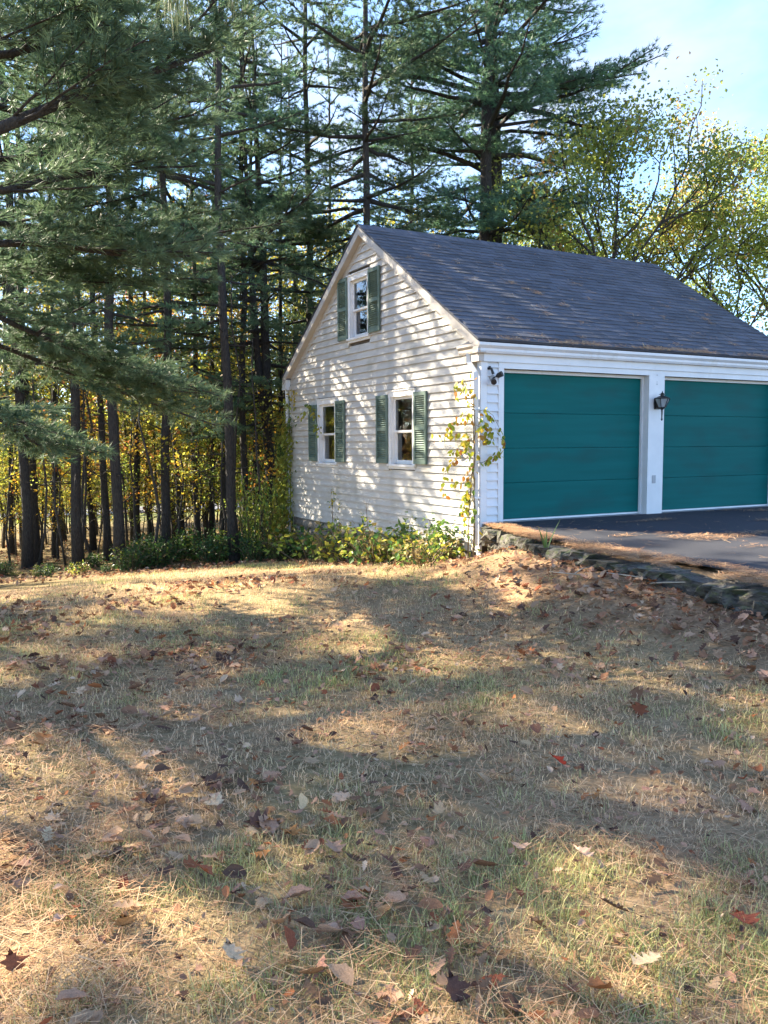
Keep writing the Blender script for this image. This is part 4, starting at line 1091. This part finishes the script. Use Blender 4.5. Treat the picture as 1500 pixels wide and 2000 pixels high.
def rear_vine():
    r = np.random.default_rng(19); o = thing('climbing_vine', 'dense green vine covering the rear left corner of the garage', 'vine', (0, 0, 0)); m = MB(); P = []
    for k in range(9):
        y0 = W+r.uniform(-.15, .2); n = 14; t = np.linspace(0, 1, n); top = r.uniform(1.2, 2.3)
        p = np.stack([np.full(n, -.07)+r.normal(0, .03, n)-.15*(1-t), y0+np.cumsum(r.normal(0, .035, n)), -1.25+t*(top+1.25)], -1); m.tube(p, .006*(1-t*.6), 4)
        for j in range(260):
            s = r.random()**1.25; i = min(int(s*(n-1)), n-2); q = p[i]+(p[i+1]-p[i])*(s*(n-1)-i); P.append(q+r.normal(0, 1, 3)*np.array([.07, .10, .06])*(1.6-s)+np.array([-.03, 0, 0]))
    # runner reaching to the left shutter
    ru = np.array([on_x(u, v, -.10) for u, v in [(568, 828), (585, 822), (598, 808), (608, 792), (613, 800), (620, 830), (626, 846)]]); m.tube(ru, .004, 4)
    for j in range(70):
        s = r.random()*5.99; i = int(s); P.append(ru[i]+(ru[i+1]-ru[i])*(s-i)+r.normal(0, .035, 3)+np.array([-.03, 0, 0]))
    m.build('stem', M_STEM, o); P = np.array(P)
    n = vnoise(P[:, 1]*2, P[:, 2]*2, 1.0, 5)
    c = np.array([PG, PYG, PYG, PY, PYG, PG])[np.clip((n*7-.5).astype(int), 0, 5)]
    v, f, cc = leaves(P, r, .075, c, .3, np.tile(np.array([[-.5, 0, -.6]]), (len(P), 1)), .5); tag(MB().add(v, f, cc).build('foliage', M_PLANT, o), None, None, None, 'stuff')
rear_vine()
# sword-leaved plants on the wall
def blades_plant(u, v, depth, n, h, label, seed, col):
    r = np.random.default_rng(seed); p = at(u, v, depth); o = thing('sword_leaf_plant', label, 'plant', tuple(p))
    for k in range(n):
        az = r.uniform(0, 6.28); l = h*r.uniform(.55, 1.0); le = r.uniform(.05, .35); t = np.linspace(0, 1, 5); d = np.array([math.cos(az), math.sin(az), 0])
        if k == 0: d = R2; le = .38; l = h
        c = d*(t[:, None]**1.3)*le*l + np.array([0, 0, 1.0])*t[:, None]*l*.97; s = np.cross(d, [0, 0, 1.0])*.6+d*.4
        w = .015*np.array([.8, 1, .95, .7, .05])[:, None]; vv = np.concatenate([c-s*w, c+s*w]); f = [(i, i+1, i+6, i+5) for i in range(4)]
        MB().add(vv, f, col).build('blade', M_PLANT, o)
blades_plant(1066, 1084, 9.15, 5, .42, 'green sword-leaved plant growing out of the stone wall', 3, (.10, .17, .05))
blades_plant(1033, 1090, 9.6, 3, .25, 'reddish-stemmed small plant at the wall foot left of sword leaves', 4, (.20, .14, .06))

# undergrowth along the woods edge
LU = ['low green undergrowth clump at the edge of the woods by the lawn']
for q in range(19):
    u = -20 + 500*(q+rb.random())/19; x, y = gpt(u, np.interp(u, [-20, 230, 470], [1136, 1118, 1098])); y += rb.uniform(.0, 2.2)
    big = u > 240; s = rb.uniform(.6, 1.35) if big else rb.uniform(.25, .6)
    kd = rb.random() < .6; o_ = shrub('low_bush', SL_ if kd else SW, x, y, rb.random()*6.28, s, '%s %s bush at the lawn edge %s' % ('tiny' if s < .45 else 'small' if s < .9 else 'larger', 'green' if kd else 'yellow-green', between(u)), 'bush', 'undergrowth at the woods edge'); o_['kind'] = 'thing'

# ------------------------------------------------------------------ lawn grass, needles and leaves
def sector(r, n, r0, r1, half):
    a = YAW + r.uniform(-half, half, n); d = np.sqrt(r.uniform(r0*r0, r1*r1, n))
    return CAM[0]+d*np.sin(a), CAM[1]+d*np.cos(a)
def on_lawn(x, y):
    return (x < np.where(y < 0, wall_x(y)-.12, -.25)) & (y < woods_edge(x)+.2)
def grass():
    r = np.random.default_rng(61); mb = MB()
    for (r0, r1, half, dens, segs, h0, w0) in [(1.0, 3.4, 1.05, 12500, 2, .050, .0034), (3.4, 5.6, .92, 6500, 2, .052, .0046), (5.6, 9.0, .85, 2700, 1, .055, .0075), (9.0, 15.5, .80, 1000, 1, .060, .012)]:
        n = int(half*(r1*r1-r0*r0)*dens); x, y = sector(r, n, r0, r1, half)
        pn = fbm(x, y, 1.1, 71); cl = fbm(x, y, 5.0, 72); bare = fbm(x, y, .7, 73)
        keep = on_lawn(x, y) & (r.random(n) < np.clip(.30+1.25*(cl-.25), .15, 1))
        d_wall = wall_x(y)-x; keep &= ~((d_wall < .9) & (y < -.3) & (r.random(n) < .85)); keep &= ~((x > -1.1) & (y > -.6) & (r.random(n) < .8))
        x, y, pn, cl = x[keep], y[keep], pn[keep], cl[keep]; n = len(x); z = base_h(x, y)
        green = np.clip((pn-.43)*2.4 + (cl-.5)*1.0 + r.normal(0, .28, n), 0, 1)[:, None]
        dry = np.array([.84, .60, .37]); dry2 = np.array([.62, .42, .25]); gr = np.array([.45, .46, .16]); gr2 = np.array([.29, .345, .135])
        k = r.random((n, 1)); c = (dry*k+dry2*(1-k))*(1-green) + (gr*k+gr2*(1-k))*green; c *= r.uniform(.45, 1.4, (n, 1))
        az = r.random(n)*6.28; lean = np.abs(r.normal(.40, .38, n))*np.where(green[:, 0] > .5, 1.0, 2.1); h = h0*r.uniform(.45, 1.3, n)*(.7+.7*cl)*np.where(green[:, 0] > .5, 1.12, .85)
        dx, dy = np.cos(az), np.sin(az); wd = w0*r.uniform(.7, 1.3, n)/2; sx, sy = -dy*wd, dx*wd
        B = np.stack([x, y, z-.006], -1); S = np.stack([sx, sy, np.zeros(n)], -1); Dv = np.stack([dx*np.sin(np.minimum(lean, 1.45)), dy*np.sin(np.minimum(lean, 1.45)), np.cos(np.minimum(lean, 1.45))], -1)
        T = B + Dv*h[:, None]; T[:, 2] -= h*.10; T[:, :2] += np.stack([dx, dy], -1)*(h*.22)[:, None]
        if segs == 2:
            Mi = B + Dv*(h*.55)[:, None]; v = np.stack([B-S, B+S, Mi+S*.75, Mi-S*.75, T], 1).reshape(-1, 3); i = np.arange(n)[:, None]*5
            mb.add(v, np.concatenate([i+np.array([[0, 1, 2]]), i+np.array([[0, 2, 3]]), i+np.array([[3, 2, 4]])]), np.repeat(c, 5, 0))
        else:
            v = np.stack([B-S, B+S, T], 1).reshape(-1, 3); mb.add(v, np.arange(n*3).reshape(-1, 3), np.repeat(c, 3, 0))
    tag(mb.build('lawn_grass', M_GRASS), 'dry tan and green grass of the lawn', 'grass', None, 'stuff')
grass()
def flat_needles(name, x, y, z, r, L, w, label, tilt=.25, nrmv=None, cols=((.48, .27, .14), (.55, .37, .21), (.34, .18, .09))):
    n = len(x); az = r.random(n)*6.28; l = L*r.uniform(.6, 1.2, n); tl = r.normal(0, tilt, n)
    d = np.stack([np.cos(az), np.sin(az), tl*.35], -1)
    if nrmv is not None: d = d - nrmv*(d@nrmv)[:, None] + nrmv*(np.abs(tl)*.15)[:, None]
    s = nrm(np.cross(d, nrmv if nrmv is not None else np.array([0, 0, 1.0])))*(w/2)
    B = np.stack([x, y, z], -1)-d*(l/2)[:, None]; B[:, 2] += np.abs(d[:, 2])*l*.5 if nrmv is None else 0; T = B+d*l[:, None]
    c = np.array(cols)[r.integers(0, len(cols), n)]*r.uniform(.7, 1.2, (n, 1))
    v = np.stack([B-s, B+s, T+s*.5, T-s*.5], 1).reshape(-1, 3); i = np.arange(n)[:, None]*4
    return v, i+np.array([[0, 1, 2, 3]]), np.repeat(c, 4, 0)
def litter():
    r = np.random.default_rng(66); mb = MB()
    for (r0, r1, half, dens, w) in [(1.2, 3.6, .8, 2600, .0026), (3.6, 7, .6, 1100, .004), (7, 12, .55, 300, .007)]:
        n = int(half*(r1*r1-r0*r0)*dens); x, y = sector(r, n, r0, r1, half)
        k = on_lawn(x, y) & (r.random(n) < np.clip(2.2*(fbm(x, y, .9, 91)-.28), .1, 1)); x, y = x[k], y[k]
        mb.add(*flat_needles('', x, y, base_h(x, y)+r.uniform(.015, .050, len(x)), r, .11, w, ''))
    tag(mb.build('pine_needle_litter', M_LITTER), 'brown pine needles scattered through the lawn grass', 'pine needles', None, 'stuff')
    mb = MB()
    # along the drive edge and in drifts on the asphalt
    n = 15000; y = r.uniform(-10, -.15, n); edge = np.interp(-y, [0, .33, 1.25, 1.89, 2.4, 3.25, 4.08, 4.8, 6, 10], [.03, .10, -.20, -.33, -.44, -.50, -.52, -.50, -.3, .6])
    x = wall_x(y)+.05 + (edge-wall_x(y)+.10)*r.random(n)**1.1-.04; k = fbm(x, y, 1.3, 12) > .30; x, y = x[k], y[k]
    mb.add(*flat_needles('', x, y, np.full(len(x), .012)-.02*np.clip(-y-4, 0, 9)+r.uniform(0, .03, len(x)), r, .12, .006, ''))
    n = 60000; x = r.uniform(.1, 9, n); y = r.uniform(-7, -.1, n); nn = fbm(x*.55, y*1.6, 1.4, 15)
    k = r.random(n) < np.clip((nn-.64)*6, 0.012, .7)*np.clip(1.2-(x)*.05, .2, 1)*np.where(y > -3, 1, .35); x, y = x[k], y[k]
    mb.add(*flat_needles('', x, y, .014+np.zeros(len(x))-.022*np.clip(-y-4, 0, 9), r, .12, .007, ''))
    tag(mb.build('pine_needle_drift', M_LITTER), 'orange-brown pine needles drifted along the driveway edge', 'pine needles', None, 'stuff')
    mb = MB(); nv = np.array([0, -math.sin(SLOPE), math.cos(SLOPE)])
    n = 900; xs = []; ss = []
    for k in range(46):
        cx = r.uniform(0, LEN); cs = r.uniform(.15, SL-.3)*r.random()**.25; q = r.integers(5, 24); xs += list(cx+r.normal(0, .06, q)); ss += list(cs+r.normal(0, .04, q))
    xs += list(r.uniform(-.05, LEN, 120)); ss += list(r.uniform(.1, SL-.1, 120))
    for k in range(26):
        cx = r.uniform(.2, LEN)**1.0; q = r.integers(15, 60); xs += list(cx+r.normal(0, .16, q)); ss += list(np.abs(r.normal(.0, .05, q)))
    xs = np.array(xs); ss = np.array(ss); p = np.array([slope_pt(a, b, 1, .022) for a, b in zip(xs, ss)])
    mb.add(*flat_needles('', p[:, 0], p[:, 1], p[:, 2], r, .11, .006, '', .25, nv))
    n = 2200; x = r.uniform(0, LEN, n); k = r.random(n) < np.clip((vnoise(x, x*0, 1.6, 8)-.45)*1.6, .0, .7); x = x[k]
    mb.add(*flat_needles('', x, r.uniform(-.14, -.03, len(x)), 2.445+r.uniform(0, .02, len(x)), r, .1, .006, ''))
    tag(mb.build('roof_needle_litter', M_LITTER), 'tufts of brown pine needles lying on the roof and in the gutter', 'pine needles', None, 'stuff')
litter()

# fallen leaves
def leaf_outline(kind, r):
    if kind == 'oak':
        ys = [0, .10, .18, .28, .36, .47, .56, .68, .76, .88, 1.0]; ws = [.015, .06, .17, .08, .28, .11, .34, .13, .25, .10, .0]
    elif kind == 'maple':
        ys = [.18, .05, .12, .28, .36, .40, .55, .60, .74, .72, 1.0]; ws = [.02, .22, .40, .30, .55, .52, .34, .22, .24, .13, .0]
    else:
        ys = [0, .08, .2, .35, .5, .65, .8, .92, .97, .99, 1.0]; ws = [.01, .14, .25, .31, .33, .30, .22, .11, .06, .03, .0]
    ws = [w*r.uniform(.85, 1.15) for w in ws]
    return ys, ws
def fallen_mesh(kind, seed, curl, bend, col):
    r = random.Random(seed); ys, ws = leaf_outline(kind, r); v = []; n = len(ys)
    def z_of(x, y): return curl*x*x*2.4 + bend*(y-.5)**2 + .05*math.sin(y*9+seed)*abs(x)*2
    for y, w in zip(ys, ws): v += [(-w, y-.5, z_of(-w, y)), (0, y-.5 if kind != 'maple' else min(y, ys[-1])-.5, z_of(0, y)-.01), (w, y-.5, z_of(w, y))]
    f = []
    for i in range(n-1):
        a = 3*i; f += [(a, a+1, a+4, a+3), (a+1, a+2, a+5, a+4)]
    m = MB().add(v, f, col); b = m.n
    m.tube([(0, -.5+ys[0], z_of(0, 0)), (.03, -.62, z_of(0, 0)+.03), (.05, -.72, z_of(0, 0)+.02)], [.012, .009, .007], 3, np.array(col)*.7)
    return m.mesh('fallen_leaf', M_DRYLEAF, True)
LC = {'vivid': (.55, .10, .03), 'tan': (.43, .27, .16), 'brown': (.235, .125, .070), 'pale': (.56, .39, .25), 'russet': (.25, .09, .045), 'orange': (.36, .145, .06), 'dark': (.11, .063, .045), 'pink': (.42, .24, .15)}
LM = {}
q = 0
for cn, cc in LC.items():
    LM[cn] = []
    for kd, cu, be in (('oak', .6, .22), ('oak', -.4, .15), ('maple', .3, .2), ('oval', .9, .3)):
        q += 1; LM[cn].append(fallen_mesh(kd, q, cu, be, cc))
def put_leaf(x, y, sz, cn, k, r, tilt=.28, label=None, rot=None, zoff=.034):
    o = link('fallen_leaf', LM[cn][k]); o.location = (x, y, float(base_h(x, y))+zoff)
    o.rotation_euler = rot or (r.normal(0, tilt)+(math.pi if r.random() < .25 else 0), r.normal(0, tilt), r.random()*6.28); o.scale = (sz,)*3
    d_ = np.array([x, y, -.45])-CAM; zc_ = d_@FWD; u_ = 750+FPX*(d_@R2)/zc_; v_ = 1000-FPX*(d_@U2)/zc_
    zone = ('far left', 'left of centre', 'right of centre', 'far right')[int(min(3, max(0, u_//375)))] + (' near the bottom edge' if v_ > 1850 else ' in the foreground' if v_ > 1680 else ' in the middle lawn' if v_ > 1500 else ' in the upper lawn')
    tag(o, label or '%s %s %s in grass, %s' % ('small' if sz < .085 else 'large' if sz > .108 else 'medium', {'tan': 'tan', 'brown': 'dull brown', 'pale': 'pale', 'russet': 'russet red', 'orange': 'orange-brown', 'dark': 'dark shrivelled', 'pink': 'pinkish-tan'}[cn], ('narrow oak leaf', 'oak leaf', 'maple leaf', 'oval leaf')[k], zone), 'leaf', 'fallen leaves on the lawn')
    return o
def fallen():
    r = np.random.default_rng(90)
    special = [(1087, 1508, .115, 'vivid', 2, 'vivid red-orange maple leaf alone in the shaded lawn right of centre', (.5, .2, .6)),
               (588, 1592, .085, 'pale', 3, 'pale leaf standing upright in the sunlit grass left of centre', (1.35, .1, .3)),
               (285, 1662, .10, 'pale', 3, 'large pale grey curled leaf in the left foreground', (.5, .5, 1.2)),
               (120, 1772, .075, 'pale', 3, 'small whitish oval leaf at the left in the foreground sun', (.3, .2, 2.0)),
               (243, 1835, .10, 'brown', 2, 'brown leaf standing on edge below a tan one at lower left', (1.0, .1, 2.9)),
               (250, 1808, .12, 'tan', 0, 'wide tan oak leaf above the upright brown leaf, lower left', (.15, .1, 1.4)),
               (400, 1735, .08, 'orange', 3, 'small orange-red leaf in the sunny left foreground', (.5, .3, .9)),
               (885, 1968, .11, 'dark', 2, 'black shrivelled leaf at the bottom edge near the centre', (.8, .3, .2)),
               (1200, 1808, .13, 'dark', 0, 'dark crumpled leaf heap in the shade at lower right', (.4, .4, 1.0)),
               (1262, 1915, .15, 'pale', 0, 'long pale lobed oak leaf at lower right', (.1, .1, 1.7)),
               (1170, 1975, .10, 'orange', 3, 'tan-orange leaf catching the sun at the bottom right', (.3, .3, 1.5)),
               (1135, 1695, .10, 'pale', 2, 'greyish pale leaf beside dark curled leaves at right', (.3, .2, .4)),
               (1290, 1695, .12, 'brown', 0, 'big brown curled leaf cluster in the right foreground', (.9, .5, .6)),
               (665, 1950, .11, 'pink', 3, 'smooth tan oval leaf at the bottom left of centre', (.3, .1, .4)),
               (265, 1525, .13, 'pink', 2, 'broad pinkish-tan maple leaf in shade at left', (.15, .1, 1.0)),
               (140, 1995, .10, 'tan', 3, 'tan leaf cut by the bottom edge at lower left', (.2, .1, 1.6)),
               (25, 1915, .09, 'russet', 2, 'dark red leaf at the lower left edge of the photo', (.6, .2, .3)),
               (560, 1870, .09, 'russet', 3, 'dark russet folded leaf beside a grey-green one, lower middle', (.7, .6, .3)),
               (595, 1845, .09, 'dark', 3, 'dark grey-green leaf in the lower middle of the lawn', (.2, .2, .8)),
               (450, 1895, .10, 'pale', 2, 'crumpled silvery leaf in the lower left lawn', (.4, .5, .2))]
    for (u, v, sz, cn, k, lab, rot) in special:
        x, y = gpt(u, v); put_leaf(x, y, sz*.85, cn, k, r, .3, lab, rot, .06)
    names = ['tan', 'tan', 'tan', 'brown', 'brown', 'brown', 'brown', 'pink', 'pink', 'pale', 'russet', 'dark', 'dark', 'brown', 'pink', 'tan'] + ['orange']
    pts = []
    n = 9000; x, y = sector(r, n, 1.7, 10.5, .56)
    keep = on_lawn(x, y) & (r.random(n) < np.clip(.05+3.4*(fbm(x, y, 1.5, 95)-.50), .05, .9)); x, y = x[keep], y[keep]
    d = np.hypot(x-CAM[0], y-CAM[1]); a = np.abs((np.arctan2(x-CAM[0], y-CAM[1])-YAW)); o = np.argsort(d + np.where(a > .46, 20, 0))
    x, y = x[o], y[o]
    for q in range(min(280, len(x))): put_leaf(x[q], y[q], r.uniform(.045, .105), names[r.integers(0, len(names))], int(r.integers(0, 4)), r)
    # the rest, farther away and drifted against the wall: one mass
    mb = MB(); X = list(x[280:]); Yv = list(y[280:])
    for k in range(1000):
        yy = r.uniform(-9, -.6); xx = wall_x(yy)-abs(r.normal(0, .55 if yy < -2 else .4))-.05
        if r.random() < .35+.65*(yy < -2.2): X.append(xx); Yv.append(yy)
    for k in range(500):
        yy = r.uniform(-.3, 7); X.append(-.25-abs(r.normal(0, .5))); Yv.append(yy)
    for k in range(2600):
        u = r.uniform(-60, 600); dd = r.uniform(13, 26); p = at(u, 866, dd)
        if p[1] > woods_edge(p[0])-.4: X.append(p[0]); Yv.append(p[1])
    nfrag = 3200; fx, fy = sector(r, nfrag, 1.7, 7.5, .5); kk = on_lawn(fx, fy); frag0 = len(X); X += list(fx[kk]); Yv += list(fy[kk])
    cols = [LC[k] for k in names]
    base = [LM['tan'][k] for k in range(4)]; bv = []; bf = []
    for me in base:
        a = np.empty(len(me.vertices)*3, np.float32); me.vertices.foreach_get('co', a); bv.append(a.reshape(-1, 3)[:33]); bf.append(np.array([tuple(p.vertices) for p in me.polygons if len(p.vertices) == 4 and max(p.vertices) < 33]))
    for qi, (xx, yy) in enumerate(zip(X, Yv)):
        k = r.integers(0, 4); s = r.uniform(.045, .105) if qi < frag0 else r.uniform(.018, .05); e = Matrix.Rotation(r.random()*6.28, 3, 'Z') @ Matrix.Rotation(r.normal(0, .45), 3, 'X') @ Matrix.Rotation(r.normal(0, .4), 3, 'Y')
        v = (bv[k]*s) @ np.array(e).T + np.array([xx, yy, float(base_h(xx, yy))+.022+r.uniform(0, .02)])
        mb.add(v, bf[k], np.array(cols[r.integers(0, len(cols))])*r.uniform(.75, 1.2))
    tag(mb.build('leaf_litter', M_DRYLEAF, None, True), 'brown and tan leaf litter drifted along wall, foundation and woods floor', 'leaf litter', None, 'stuff')
fallen()
# dry sticks raked against the wall
for q, (u, v, L, az) in enumerate([(1145, 1120, .5, .4), (1175, 1112, .45, 1.1), (1225, 1135, .4, 2.0), (1290, 1150, .55, 1.9), (1310, 1128, .4, .6), (1120, 1132, .5, 2.8)]):
    x, y = gpt(u, v); r = np.random.default_rng(q); o = MB().tube([(-L/2, 0, .02), (-.05, .02, .04), (L/2, -.01, .05)], [.004, .007, .003], 5).build('dry_stick', M_STEMW, None, True)
    o.location = (x, y, float(base_h(x, y))+.01); o.rotation_euler = (0, r.normal(0, .1), az)
    tag(o, 'pale dry stick lying in the leaves at the foot of the stone wall', 'stick', 'dry sticks by the wall')
o = link('fallen_leaf', LM['pale'][1]); o.location = slope_pt(2.9, .04, 1, .05); o.rotation_euler = (SLOPE+.5, .2, .8); o.scale = (.13,)*3
tag(o, 'single pale leaf lying on the roof edge above the left door', 'leaf')
